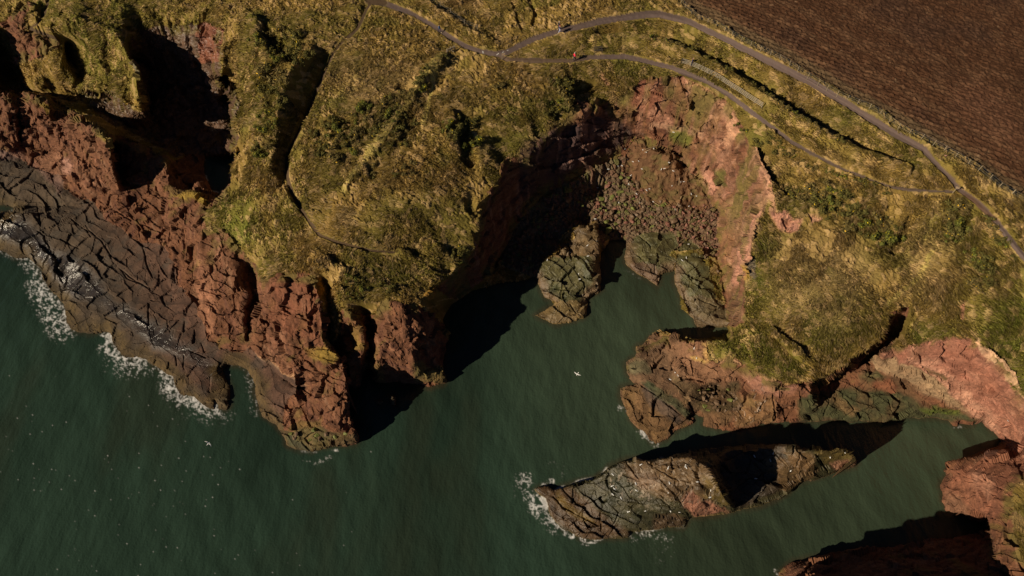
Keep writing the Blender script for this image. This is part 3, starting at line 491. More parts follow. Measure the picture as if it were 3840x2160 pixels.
near_turf = (lab == GRASS).astype(np.float32); kk = 16
cc_ = np.cumsum(np.pad(near_turf, ((kk + 1, kk), (0, 0)), mode='edge'), 0); near_turf = (cc_[2 * kk + 1:] - cc_[:-2 * kk - 1]) / (2 * kk + 1)
cc_ = np.cumsum(np.pad(near_turf, ((0, 0), (kk + 1, kk)), mode='edge'), 1); near_turf = (cc_[:, 2 * kk + 1:] - cc_[:, :-2 * kk - 1]) / (2 * kk + 1)
moss = rock_m * (lab == CLIFF) * sstep(0.02, 0.3, near_turf) * sstep(-0.05, 0.3, fbm2(BX / 1.6, BY / 1.6, 175, 4) + 0.12)
mixc(moss * 0.8, (0.12, 0.105, 0.03))
# beach, slip, tidal rocks, islet
lab[beach_m] = BEACH; lab[slip_m] = SLIP
where_col(beach_m, (0.105, 0.068, 0.042)); where_col(beach_m, (0.15, 0.07, 0.05), sstep(2480, 2700, UJ) * 0.8); where_col(beach_m, (0.075, 0.075, 0.028), sstep(0.0, 0.5, nB) * 0.6)
where_col(slip_m, (0.115, 0.06, 0.03)); where_col(slip_m, (0.135, 0.085, 0.038), sstep(0.1, 0.5, nB) * 0.6); where_col(slip_m, (0.08, 0.04, 0.023), sstep(0.1, 0.5, nA) * 0.6)
tidal_m &= land
lab[tidal_m] = TIDAL
where_col(tidal_m, (0.095, 0.085, 0.034)); where_col(tidal_m, (0.045, 0.052, 0.022), sstep(-0.1, 0.5, nB) * 0.7)
edge = sstep(16, 5, d_sea + 6 * nB); where_col(tidal_m, (0.135, 0.085, 0.048), edge * 0.85)
where_col(tidal_m & (VJ < 960) & (UJ < 2260), (0.15, 0.09, 0.045), 0.7); where_col(tidal_m & (VJ > 1125) & (UJ < 2260), (0.17, 0.115, 0.045), 0.8); where_col(tidal_m & (VJ > 985) & (UJ > 2330) & (UJ < 2460), (0.12, 0.072, 0.045), 0.8); where_col(tidal_m & (VJ > 1110) & (UJ > 2530), (0.14, 0.10, 0.055), 0.7)
rough[tidal_m] = 0.55
islet_l = islet_m & land
lab[islet_l] = ISLE
where_col(islet_l, (0.07, 0.068, 0.036)); where_col(islet_l, (0.035, 0.042, 0.022), sstep(-0.2, 0.4, nB) * soft(P('2200,1790 2320,1780 2460,1930 2540,1970 2300,1960 2200,1860'), 20) * 0.9)
for pts, rgb, f, a in (('2000,1820 2130,1830 2200,1870 2300,1960 2380,2000 2200,2030 2050,1930', (0.115, 0.07, 0.04), 14, .9), ('2090,1850 2110,1850 2140,1890 2220,1930 2240,1970 2200,1960 2110,1900', (0.19, 0.135, 0.04), 6, .8), ('2330,1740 2600,1700 2700,1790 2690,1860 2600,1880 2480,1870 2360,1800', (0.19, 0.125, 0.07), 14, .85), ('2350,1770 2470,1790 2460,1840 2370,1820', (0.27, 0.19, 0.145), 10, .7), ('2560,1870 2600,1840 2700,1900 2740,1920 2600,1940 2570,1910', (0.40, 0.20, 0.155), 6, .95), ('2620,1780 2690,1790 2740,1900 2700,1890 2640,1840', (0.17, 0.125, 0.04), 8, .7),
        ('2640,1680 2950,1660 2930,1850 2760,1910', (0.06, 0.045, 0.036), 6, .85), ('2900,1740 3000,1700 3060,1760 2930,1850', (0.17, 0.11, 0.06), 8, .8), ('2935,1680 3060,1700 3050,1750 2980,1760', (0.19, 0.12, 0.065), 6, .7), ('3060,1690 3180,1670 3220,1720 3100,1750', (0.17, 0.13, 0.045), 8, .8), ('3110,1745 3211,1725 3211,1745 3130,1765', (0.36, 0.2, 0.15), 4, .9), ('2450,1940 2580,1940 2560,1980 2440,1990', (0.13, 0.085, 0.055), 6, .8)):  # first patch here is painted dark where the ridge's shadow falls
    mixc(soft(P(pts), f) * a * islet_l, rgb)
guano = islet_l * sstep(0.30, 0.44, fbm2(BX / 0.45, BY / 0.45, 191, 3)) * soft(P('2330,1740 2600,1710 2700,1800 2720,1900 2560,1900 2360,1880 2230,1830'), 30)
mixc(guano * 0.6, (0.46, 0.40, 0.36))
guano = sstep(0.40, 0.52, fbm2(BX / 0.4, BY / 0.4, 195, 3)) * soft(P('2740,1440 2900,1440 2910,1570 2760,1590'), 20); mixc(guano * 0.6, (0.46, 0.40, 0.36))
rough[islet_l] = 0.5
for s in skerry_m:
    where_col(s, (0.13, 0.09, 0.045)); lab[s] = SHELF

# field, path, tracks
FENCE = P('2480,-110 2530,-30 2560,30 2614,71 2681,97 2747,140 2836,188 2905,217 2972,258 3042,298 3145,362 3275,428 3383,490 3461,537 3539,578 3577,602 3617,622 3656,647 3693,670 3740,705 3808,742 3900,800 4400,1085')
field_m = poly_mask([(p[0] + 9, p[1] - 16) for p in FENCE] + [(4500, 1000), (4500, -400), (2440, -400)], UU + 0.4 * (UJ - UU), VV + 0.4 * (VJ - VV))
lab[field_m] = FIELD
where_col(field_m, (0.060, 0.028, 0.0145)); where_col(field_m, (0.088, 0.046, 0.025), sstep(0.0, 0.5, nB) * 0.7); where_col(field_m, (0.048, 0.025, 0.016), sstep(0.0, 0.5, nA) * 0.6)
for off, dep in ((62, .75), (74, .75), (128, .65), (140, .65), (196, .6), (208, .6), (300, .4), (312, .4)):
    d_f, _ = line_dist([(p[0] + off * 0.5, p[1] - off * 0.87) for p in FENCE], UJ, VJ, 20.0); mixc(field_m * sstep(6, 2, d_f) * dep, (0.10, 0.054, 0.029))
mixc(field_m * sstep(0.55, 0.75, nC) * 0.5, (0.2, 0.14, 0.085))
mixc(field_m * soft(P('3550,350 3700,300 3840,480 3840,600 3700,520 3600,440'), 50) * 0.5, (0.115, 0.055, 0.032))
d_f, _ = line_dist([(p[0] + 18, p[1] - 30) for p in FENCE], UU, VV, 40.0); mixc(field_m * sstep(26, 10, d_f) * 0.6, (0.11, 0.078, 0.042))
d_f, _ = line_dist(FENCE, UU, VV, 60.0); mixc(~field_m * sstep(34, 6, d_f) * 0.35, (0.30, 0.215, 0.105))
d_f, _ = line_dist(P('1610,0 1650,25 1690,52 1742,90 1790,118'), UU, VV, 40.0)
mixc(soft(P('1700,-60 1860,-60 1800,30 1700,40 1640,20'), 20) * 0.7, (0.10, 0.06, 0.032))
UPPER = P('1374,0,10 1455,16,10 1517,40,9 1556,57,8.5 1610,87,8.5 1673,129,8.5 1744,173,9 1806,194,9.5 1860,203,10 1900,196,11 1950,170,11 2003,145,11 2107,114,12 2262,78,12.5 2418,54,13 2469,52,13 2573,78,13 2676,127,13 2780,179,13 2900,238,13.5 3047,311,14 3254,440,14 3400,525,14 3461,559,13 3502,606,8.5 3535,640,8 3565,673,8.5 3592,708,9 3640,742,10 3668,762,10 3746,845,11 3840,964,12 4000,1150,13 4400,1500,14')
LOWER = P('1870,208,6 1900,222,8 2003,228,9 2148,228,9 2210,216,9.5 2340,211,9.5 2418,228,9 2521,254,9 2650,305,9 2728,352,9 2806,409,8.5 2900,481,8 2969,533,6.5 3047,575,5.5 3150,629,5 3254,670,5 3331,699,6 3409,712,6 3461,714,6 3520,717,6 3568,719,6')
du, wu = line_dist(UPPER, UU, VV, 40.0); dl, wl = line_dist(LOWER, UU, VV, 40.0)
jit = 2.2 * nB + 1.6 * nC
path_m = (du + jit < wu) | ((dl + 1.5 * jit < wl))
verge = np.maximum(sstep(wu * 0.7 + 12, wu * 0.7, du), sstep(wl * 0.7 + 10, wl * 0.7, dl))
mixc(verge * 0.5 * ~path_m, (0.13, 0.105, 0.034))
lab[path_m] = PATH
where_col(path_m, (0.108, 0.077, 0.068)); where_col(path_m, (0.095, 0.064, 0.05), sstep(0.0, 0.5, nB) * 0.5)
where_col(path_m, (0.095, 0.066, 0.05), sstep(0.72, 1.0, np.minimum(du / np.maximum(wu, 1), dl / np.maximum(wl, 1))) * 0.7); where_col(path_m, (0.128, 0.094, 0.084), sstep(0.5, 0.1, np.minimum(du / np.maximum(wu, 1), dl / np.maximum(wl, 1))) * 0.35 * sstep(-0.2, 0.4, nB))
mud = path_m & (dl < wl) & (du > wu); where_col(mud, (0.10, 0.066, 0.042), sstep(2260, 2150, UJ) * 0.85); where_col(mud, (0.10, 0.07, 0.05), sstep(2900, 3100, UU) * 0.7)
where_col(path_m & (du < wu), (0.105, 0.058, 0.036), np.maximum(sstep(1480, 1420, UJ), sstep(0, 1, soft(P('3590,720 3640,730 3760,830 3700,830 3600,760'), 10))) * 0.85)
rough[path_m] = 0.85
TRACKS = [P('1392,6,6 1374,31,5 1338,109,5 1281,160,4.5 1250,197,4.5 1219,269,4.5 1183,352,4 1147,440,4 1105,523,4.5 1079,580,5 1074,647,6 1084,690,6 1095,725,6 1126,778,5.5 1160,830,5 1198,881,5 1261,907,4.5 1390,938,4 1493,946,3.5'), P('1345,-40,10 1390,4,12 1440,8,10'), P('180,0,4 165,60,5 140,90,4 110,105,4 160,125,5 205,140,5 220,150,4')]
track_m = np.zeros((NY, NX), bool); td = np.full((NY, NX), 40.0)
for t in TRACKS:
    d, w = line_dist(t, UU, VV, 40.0); track_m |= d + 2.4 * nB < w + 1.5; td = np.minimum(td, d - w)
lab[track_m] = TRACK
where_col(track_m, (0.07, 0.045, 0.025)); mixc(~track_m * sstep(10, 0, td) * 0.45, (0.13, 0.12, 0.036))
for t in (P('1660,225,3 1600,300,3 1560,350,3 1509,420,3 1450,520,3 1400,580,3 1340,640,3 1300,690,3 1290,720,3'), P('1640,260,3 1615,340,3 1600,420,3 1585,480,3'), P('3480,960,3 3440,1040,4 3380,1090,4 3330,1130,3'), P('3600,760,4 3500,820,4 3460,900,3')):
    d, w = line_dist(t, jx, jy, 40.0); mixc(sstep(12, 5, d) * 0.95 * (lab == GRASS), (0.33, 0.27, 0.10))
d, _ = line_dist(P('1515,404,3 1690,300,3 1740,250,3'), UJ, VJ, 30.0)

col[lab == GRASS] *= np.array((0.97, 0.935, 0.77), np.float32)
# ------------------------------------------------------------------ relief: tussocks, clods, broken rock
def normals(X, Y, Zz):
    ux = np.gradient(X, axis=1); uy = np.gradient(Y, axis=1); uz = np.gradient(Zz, axis=1)
    vx = np.gradient(X, axis=0); vy = np.gradient(Y, axis=0); vz = np.gradient(Zz, axis=0)
    nx = uz * vy - uy * vz; ny = ux * vz - uz * vx; nz = uy * vx - ux * vy
    l = np.sqrt(nx * nx + ny * ny + nz * nz) + 1e-9
    return nx / l, ny / l, nz / l
NXv, NYv, NZv = normals(BX, BY, Z)
disp = np.zeros((NY, NX), np.float32)
is_grass = (lab == GRASS); is_field = lab == FIELD
bank = np.zeros((NY, NX), np.float32)
def dent(pts, reach, depth, lo_=0.0):
    d, w = line_dist(pts, jx, jy, float(reach))
    bank[:] += (depth * sstep(reach, reach * 0.25, d)).astype(np.float32)
dent(P('1740,500 1745,560 1765,590'), 40, -1.9); dent(P('1690,450 1700,560'), 40, 1.3); dent(P('1400,630 1402,650'), 28, -1.1); dent(P('1500,330 1545,345'), 26, -1.2); dent(P('1400,470 1460,400 1520,360 1600,300 1660,240'), 34, 0.9)
dent(P('1270,450 1310,450'), 24, -1.0); dent(P('1660,225 1600,300 1560,350 1509,420 1450,520 1400,580 1340,640 1300,700'), 22, 0.75); dent(P('1690,240 1640,320 1590,390 1540,460 1480,560 1420,630'), 22, -0.45)
dent(P('1250,960 1330,1000 1300,1060'), 30, -1.0); dent(P('1560,950 1640,1000 1680,1010'), 26, -1.0); dent(P('1500,945 1600,975 1640,990'), 24, 0.8); dent(P('1760,740 1770,780'), 30, -1.0); dent(P('1690,930 1720,960'), 30, -1.1)
dent(P('2010,440 2030,500'), 36, -1.3); dent(P('2070,400 2090,430'), 30, -1.2); dent(P('2850,560 2920,640 2960,700 3060,740'), 40, -0.9); dent(P('3420,820 3380,900 3350,940'), 26, -1.2); dent(P('3480,800 3440,900 3400,960'), 22, 0.6); dent(P('3580,900 3620,850 3650,790'), 26, -0.9)
dent(P('2920,1230 2960,1260 3010,1300 3040,1320'), 22, -1.1); dent(P('2890,1245 2940,1280 3000,1320'), 20, 0.8); dent(P('1000,120 1040,170 1100,200'), 40, -1.6); dent(P('960,90 970,160 1000,220'), 36, 1.2); dent(P('1370,20 1340,70'), 20, -0.6); dent(P('3720,1300 3770,1370 3830,1440'), 24, -0.8)
CREST = P('2230,150 2350,140 2480,160 2600,212 2690,258 2790,320 2870,372 3030,472 3130,530 3230,585 3400,640'); dent(CREST, 26, 0.75); dent([(p[0] + 16, p[1] - 26) for p in CREST], 18, -0.6); dent([(p[0] - 10, p[1] + 24) for p in CREST], 14, -0.25)
dent(P('2573,100 2676,150 2780,205 2890,262 3037,336 3240,465 3390,550'), 9, 0.35); dent(P('2585,118 2690,168 2790,222'), 8, -0.4); dent(P('2020,168 2120,136 2270,100 2420,80'), 8, 0.3)
dent(P('2000,90 2010,50 1985,0'), 12, -0.6); dent(P('1926,10 1938,60 1960,110'), 10, -0.5)
is_rock = (lab == CLIFF) | (lab == SHELF) | (lab == ISLE) | (lab == TIDAL)
g = is_grass
gx = BX[g] + 0.35 * Z[g]; gy = BY[g] + 0.9 * Z[g]
wx = gx + 0.6 * fbm2(gx / 1.3, gy / 1.3, 201, 2); wy = gy + 0.6 * fbm2(gx / 1.3, gy / 1.3, 205, 2)
f1, f2, hh, ox, oy = worley2(wx / 0.75, wy / 1.1, 211)
tuss = (1 - f1) * (0.35 + 0.65 * hh)
dg = 0.46 * tuss * (0.6 + 0.6 * sstep(-0.4, 0.4, nB[g])) + 0.48 * fbm2(gx / 2.6, gy / 2.6, 221, 4) + 1.15 * fbm2(gx / 8, gy / 8, 223, 3) * np.maximum(sstep(300, 560, VV[g]), sstep(1300, 1150, UU[g])) + 0.14 * fbm2(gx / 0.35, gy / 0.35, 225, 2)
calm = (1 - 0.85 * np.maximum(verge, sstep(14, 0, td))[g]) * (1 - 0.45 * soft(P('1900,210 2262,60 2469,40 2700,110 3254,420 3590,700 3560,730 3150,640 2800,420 2560,290 2340,225'), 20)[g])
disp[g] = (dg * calm + bank[g]) * (0.25 + 0.75 * sstep(0.0, 0.45, NZv[g]))
colg = col[g]; k = (0.78 + 0.42 * hh)[:, None]; colg = colg * k
straw = (sstep(0.68, 0.95, hh) * 0.6)[:, None]; colg = colg * (1 - straw) + np.array((0.38, 0.255, 0.12), np.float32) * straw
col[g] = colg
g = is_field
rot = math.radians(-32); fxx = BX[g] * math.cos(rot) + BY[g] * math.sin(rot); fyy = -BX[g] * math.sin(rot) + BY[g] * math.cos(rot)
f1, f2, hh, ox, oy = worley2(fxx / 0.85 + 0.5 * fbm2(fxx, fyy, 231, 2), fyy / 0.5, 233)
d_f, _ = line_dist(FENCE, UU, VV, 400.0)
furrow = np.sin(fyy * 2 * math.pi / 1.1 + 1.2 * fbm2(fxx / 3, fyy / 3, 235, 2)) * sstep(330, 60, d_f[g])
disp[g] = 0.24 * (1 - f1) * (0.3 + hh) + 0.11 * furrow * (0.2 + hh) + 0.13 * fbm2(BX[g] / 0.5, BY[g] / 0.5, 237, 3) + 0.1 * fbm2(BX[g] / 6, BY[g] / 6, 239, 2)
col[g] *= (0.8 + 0.4 * hh)[:, None]
g = is_rock
x, y, zz = BX[g], BY[g], Z[g]
wxy = 0.35 * fbm3(x / 1.5, y / 1.5, zz / 1.5, 241, 2)
ca, sa = math.cos(0.6), math.sin(0.6)
xr = x * ca + y * sa + wxy; yr = -x * sa + y * ca + wxy
zr = zz * 1.4 + 0.3 * xr
f1, f2, hh, ox, oy, oz = worley3(xr / 5.4, yr / 2.7, zr / 3.0, 251)
f1b, f2b, hb, oxb, oyb, ozb = worley3(xr / 2.0, yr / 1.05, zr / 1.0, 261)
patch = sstep(-0.1, 0.35, fbm3(x / 5, y / 5, zz / 5, 265, 2))
cr1 = sstep(0.05, 0.0, f2 - f1) * (0.25 + 0.75 * patch); cr2 = sstep(0.07, 0.0, f2b - f1b) * patch
h2 = vnoise2(hh * 977, hh * 0 + 3, 5) - 0.5; h3 = vnoise2(hb * 977, hb * 0 + 3, 7) - 0.5
bed = (vnoise3(x / 7, y / 7, (zz + 0.3 * x - 0.22 * y) / 0.5, 271) - 0.5)
ridge = 0.5 - np.abs(fbm3(xr / 2.6, yr / 1.1, zr / 1.6, 285, 4))
lo = np.where(lab[g] == SHELF, 0.38, np.where(lab[g] == CLIFF, 1.0, 0.75))
dr = lo * (1.0 * (hh - 0.5) + 1.9 * (ox * (hh - 0.5) + oy * h2) + 0.2 * (hb - 0.5) + 0.34 * (oxb * (hb - 0.5) + oyb * h3) + 0.3 * bed + 0.15 * ridge
           + 0.5 * fbm3(x / 4.2, y / 4.2, zz / 4.2, 281, 4, 0.4)) - 0.12 * cr1
led = (x * 0.62 + y * 0.78 + 1.6 * fbm3(x / 5, y / 5, zz / 5, 288, 3)) / 2.7 + 1.3 * fbm2(x / 8, y / 8, 289, 2)
led2 = (x * 0.80 - y * 0.60 + 1.0 * fbm3(x / 4, y / 4, zz / 4, 290, 3)) / 2.9
saw = (led - np.floor(led)) ** 2; saw2 = led2 - np.floor(led2)
la = np.where(lab[g] == SHELF, 0.48 + 0.5 * wet[g], np.where(lab[g] == CLIFF, 0.3, 0.55)) * (1 - sstep(0.24, 0.32, col[g][:, 0])) * (0.12 + 0.88 * sstep(-0.15, 0.35, fbm3(x / 7, y / 7, zz / 7, 292, 2)))
dr = dr + la * (saw - 0.33) + 0.3 * la * (saw2 - 0.5)
cool = sstep(0.12, 0.0, saw) * np.where(lab[g] == CLIFF, 0.15, 0.35)
gul = 0.5 - np.abs(fbm3(x / 1.3, y / 1.3, zz / 6, 294, 3))
clay = sstep(0.26, 0.36, col[g][:, 0])
dr = dr + 0.9 * clay * gul + 0.35 * clay * fbm3(x / 0.9, y / 0.9, zz / 0.9, 298, 3)
disp[g] = dr * (1 - 0.45 * clay)
stain = fbm3(x / 1.1, y / 1.1, zz / 0.6, 287, 4)
col[g] *= ((0.93 + 0.14 * hb) * (1 + 0.45 * stain) * (1 - cool))[:, None]
col[g] *= np.where(lab[g] == SHELF, 0.62, np.where(lab[g] == CLIFF, 1.03, np.where(lab[g] == ISLE, 0.56, 0.88)))[:, None]
col[g] *= np.where((lab[g] == ISLE)[:, None], np.array((1.08, 0.98, 0.8), np.float32), np.where((lab[g] == CLIFF)[:, None], np.array((0.95, 0.87, 0.77), np.float32), 1))
crk = fbm2(BX / 2.5, BY / 2.5, 299, 3)
for ln in CRACKS:
    d, _ = line_dist(ln, UU + 4 * fbm2(UU / 45, VV / 45, 291, 3), VV + 4 * fbm2(UU / 45, VV / 45, 295, 3), 12.0)
    disp -= (is_rock * sstep(4.2, 1.0, d) * 0.42 * sstep(-0.35, 0.25, crk)).astype(np.float32)
g = (lab == BEACH) | (lab == SLIP)
disp[g] = 0.2 * fbm2(BX[g] / 0.8, BY[g] / 0.8, 301, 3) + 0.35 * fbm2(BX[g] / 3, BY[g] / 3, 305, 3)
g = lab == SLIP
sy_ = BY[g] + 0.9 * Z[g]
f1, f2, hh, ox, oy = worley2(BX[g] / 0.9, sy_ / 1.1, 302)
disp[g] += 0.42 * (1 - f1) * (hh > 0.6) + 0.7 * fbm2(BX[g] / 2.4, sy_ / 2.4, 308, 4)
col[g] *= (0.8 + 0.5 * hh)[:, None]
ms_ = (sstep(0.1, 0.4, fbm2(BX[g] / 1.6, sy_ / 1.6, 310, 3)) * 0.5)[:, None]; col[g] = col[g] * (1 - ms_) + np.array((0.105, 0.09, 0.03), np.float32) * ms_
g = (lab == BEACH)
f1, f2, hh, ox, oy = worley2(BX[g] / 0.95 + 0.3 * fbm2(BX[g], BY[g], 307, 2), BY[g] / 0.8, 303)
f1b, f2b, hb, oxb, oyb = worley2(BX[g] / 0.42, BY[g] / 0.36, 304)
disp[g] += 0.62 * sstep(0.0, 0.35, f2 - f1) * (0.25 + 0.75 * hh) * (hh > 0.35) + 0.22 * sstep(0.0, 0.3, f2b - f1b) * hb + 0.3 * oxb * (hb - 0.5)
pal = np.array(((0.125, 0.08, 0.047), (0.17, 0.08, 0.055), (0.11, 0.115, 0.035), (0.15, 0.11, 0.065), (0.09, 0.06, 0.04)), np.float32)
col[g] = 0.5 * col[g] + 0.5 * pal[(np.where(hh > 0.35, hh * 37, hb * 41)).astype(int) % 5]
g = lab == TRACK; disp[g] = -0.1
g = (lab == PATH) | (lab == TRACK); disp[g] += 0.05 * fbm2(BX[g] / 0.6, BY[g] / 0.6, 309, 2) - 0.06
shore = sstep(0.0, 4.0, d_sea)
disp *= np.where(is_rock, 0.35 + 0.65 * shore, shore)
up = np.where(is_rock | (lab == BEACH) | (lab == SLIP), 0.0, 1.0)
TX = BX + disp * NXv * (1 - up); TY = BY + disp * NYv * (1 - up); TZ = Z + disp * np.where(up > 0, 1.0, NZv)
TZ = np.where(land, np.maximum(TZ, 0.07 + 0.12 * sstep(-0.5, 0.5, nC)), -0.6)

# ------------------------------------------------------------------ materials
def new_mat(name, rough_v=0.9):
    m = bpy.data.materials.new(name); m.use_nodes = True
    b = m.node_tree.nodes['Principled BSDF']; b.inputs['Roughness'].default_value = rough_v
    b.inputs['Specular IOR Level'].default_value = 0.25
    return m, m.node_tree, b
def terrain_mat(name, scale, amount, bump, attr_rough=False, spec=0.2):
    m, nt, b = new_mat(name)
    n, l = nt.nodes, nt.links
    a = n.new('ShaderNodeVertexColor'); a.layer_name = 'Col'
    geo = n.new('ShaderNodeNewGeometry')
    t = n.new('ShaderNodeTexNoise'); t.inputs['Scale'].default_value = scale; t.inputs['Detail'].default_value = 6
    t.inputs['Roughness'].default_value = 0.65
    l.new(geo.outputs['Position'], t.inputs['Vector'])
    mr = n.new('ShaderNodeMapRange'); mr.inputs[1].default_value = 0.3; mr.inputs[2].default_value = 0.7
    mr.inputs[3].default_value = 1 - amount; mr.inputs[4].default_value = 1 + amount
    l.new(t.outputs['Fac'], mr.inputs[0])
    mx = n.new('ShaderNodeVectorMath'); mx.operation = 'SCALE'
    l.new(a.outputs['Color'], mx.inputs[0]); l.new(mr.outputs[0], mx.inputs['Scale'])
    l.new(mx.outputs[0], b.inputs['Base Color'])
    bp = n.new('ShaderNodeBump'); bp.inputs['Strength'].default_value = bump; bp.inputs['Distance'].default_value = 0.12
    l.new(t.outputs['Fac'], bp.inputs['Height']); l.new(bp.outputs[0], b.inputs['Normal'])
    b.inputs['Specular IOR Level'].default_value = spec
    if attr_rough:
        r = n.new('ShaderNodeAttribute'); r.attribute_name = 'Rough'; l.new(r.outputs['Fac'], b.inputs['Roughness'])
    return m
M_GRASS = terrain_mat('rough_grass', 5.0, 0.35, 0.7, spec=0.05)
M_FIELD = terrain_mat('ploughed_soil', 4.0, 0.3, 0.8, spec=0.1)
M_PATH = terrain_mat('worn_tarmac', 14.0, 0.14, 0.25)
M_TRACK = terrain_mat('bare_earth', 5.0, 0.25, 0.5)
M_ROCK = terrain_mat('sandstone', 2.6, 0.3, 0.9, True, 0.3)
M_WEED = terrain_mat('weedy_rock', 3.2, 0.35, 0.9, True, 0.4)
M_SHINGLE = terrain_mat('shingle', 4.0, 0.4, 1.0)
def plain(name, rgb, r=0.8, scale=6.0, amount=0.2, spec=0.25, bump=0.0):
    m, nt, b = new_mat(name, r); n, l = nt.nodes, nt.links
    tc = n.new('ShaderNodeTexCoord'); t = n.new('ShaderNodeTexNoise'); t.inputs['Scale'].default_value = scale; t.inputs['Detail'].default_value = 4
    l.new(tc.outputs['Object'], t.inputs['Vector'])
    mr = n.new('ShaderNodeMapRange'); mr.inputs[1].default_value = 0.3; mr.inputs[2].default_value = 0.7
    mr.inputs[3].default_value = 1 - amount; mr.inputs[4].default_value = 1 + amount
    l.new(t.outputs['Fac'], mr.inputs[0])
    mx = n.new('ShaderNodeVectorMath'); mx.operation = 'SCALE'; mx.inputs[0].default_value = rgb
    l.new(mr.outputs[0], mx.inputs['Scale']); l.new(mx.outputs[0], b.inputs['Base Color'])
    b.inputs['Specular IOR Level'].default_value = spec
    if bump:
        bp = n.new('ShaderNodeBump'); bp.inputs['Strength'].default_value = bump; bp.inputs['Distance'].default_value = 0.05
        l.new(t.outputs['Fac'], bp.inputs['Height']); l.new(bp.outputs[0], b.inputs['Normal'])
    return m

# ------------------------------------------------------------------ object helpers
def tag(o, label=None, cat=None, group=None, kind=None):
    if label: o['label'] = label
    if cat: o['category'] = cat
    if group: o['group'] = group
    if kind: o['kind'] = kind
    return o
def link(name, me, mat=None, parent=None, loc=None):
    if mat is not None and len(me.materials) == 0:
        me.materials.append(mat)
    o = bpy.data.objects.new(name, me); COL.objects.link(o)
    if parent is not None: o.parent = parent
    if loc is not None: o.location = loc
    return o
def mesh_np(name, verts, faces, cols=None, roughs=None, smooth=False):
    """verts (n,3), faces (m,k)"""
    me = bpy.data.meshes.new(name)
    k = faces.shape[1]
    me.vertices.add(len(verts)); me.vertices.foreach_set('co', np.ascontiguousarray(verts, np.float32).ravel())
    me.loops.add(faces.size); me.loops.foreach_set('vertex_index', np.ascontiguousarray(faces, np.int32).ravel())
    me.polygons.add(len(faces)); me.polygons.foreach_set('loop_start', np.arange(0, faces.size, k, dtype=np.int32))
    if smooth: me.polygons.foreach_set('use_smooth', np.ones(len(faces), bool))
    else: me.polygons.foreach_set('use_smooth', np.zeros(len(faces), bool))
    if cols is not None:
        a = me.color_attributes.new('Col', 'FLOAT_COLOR', 'POINT')
        c = np.ones((len(verts), 4), np.float32); c[:, :3] = cols
        a.data.foreach_set('color', c.ravel())
    if roughs is not None:
        a = me.attributes.new('Rough', 'FLOAT', 'POINT'); a.data.foreach_set('value', np.ascontiguousarray(roughs, np.float32).ravel())
    me.update(); me.validate()
    return me
IDX = np.arange(NX * NY).reshape(NY, NX)
quads = np.stack([IDX[:-1, :-1], IDX[1:, :-1], IDX[1:, 1:], IDX[:-1, 1:]], -1)
def submesh(name, sel, P3, cols=None, roughs=None, smooth=False):
    f = quads[sel]
    used, inv = np.unique(f, return_inverse=True)
    return mesh_np(name, P3.reshape(-1, 3)[used], inv.reshape(-1, 4), None if cols is None else cols.reshape(-1, 3)[used], None if roughs is None else roughs.ravel()[used], smooth)

T3 = np.stack([TX, TY, TZ], -1)
lf = lab[:-1, :-1]
anyland = land[:-1, :-1] | land[1:, :-1] | land[:-1, 1:] | land[1:, 1:]
isl_f = (islet_m[:-1, :-1] | islet_m[1:, :-1] | islet_m[:-1, 1:] | islet_m[1:, 1:])
# shore quads take the surface of their land corner
fl = lf.copy()
c4 = [(lab[:-1, :-1], land[:-1, :-1]), (lab[1:, :-1], land[1:, :-1]), (lab[:-1, 1:], land[:-1, 1:]), (lab[1:, 1:], land[1:, 1:])]
for a, b in c4:
    fl = np.where(~land[:-1, :-1] & b & (fl == lf), a, fl)
for name, code, mat, sm in (('grassland', GRASS, M_GRASS, False), ('ploughed_field', FIELD, M_FIELD, False), ('footpath', PATH, M_PATH, True), ('dirt_track', TRACK, M_TRACK, True),
                            ('sandstone_cliff', CLIFF, M_ROCK, False), ('rock_shelf', SHELF, M_WEED, False), ('shingle_beach', BEACH, M_SHINGLE, False), ('landslip_mound', SLIP, M_TRACK, False)):
    sel = anyland & (fl == code) & ~isl_f
    tag(link(name, submesh(name, sel, T3, col, rough, sm), mat), kind='structure')
tidal_f = anyland & (fl == TIDAL)
west = UU[:-1, :-1] < 2300
tag(link('tidal_rock', submesh('tidal_rock', tidal_f & west, T3, col, rough), M_WEED), 'cracked green-brown tidal rock standing in the mouth of the shingle cove', 'tidal rock')
tag(link('rock_ledge', submesh('rock_ledge', tidal_f & ~west, T3, col, rough), M_WEED), kind='structure')
tag(link('rock_islet', submesh('rock_islet', anyland & isl_f, T3, col, rough), M_WEED), 'long cracked rock islet in open water with a pale pink patch and white droppings', 'islet')

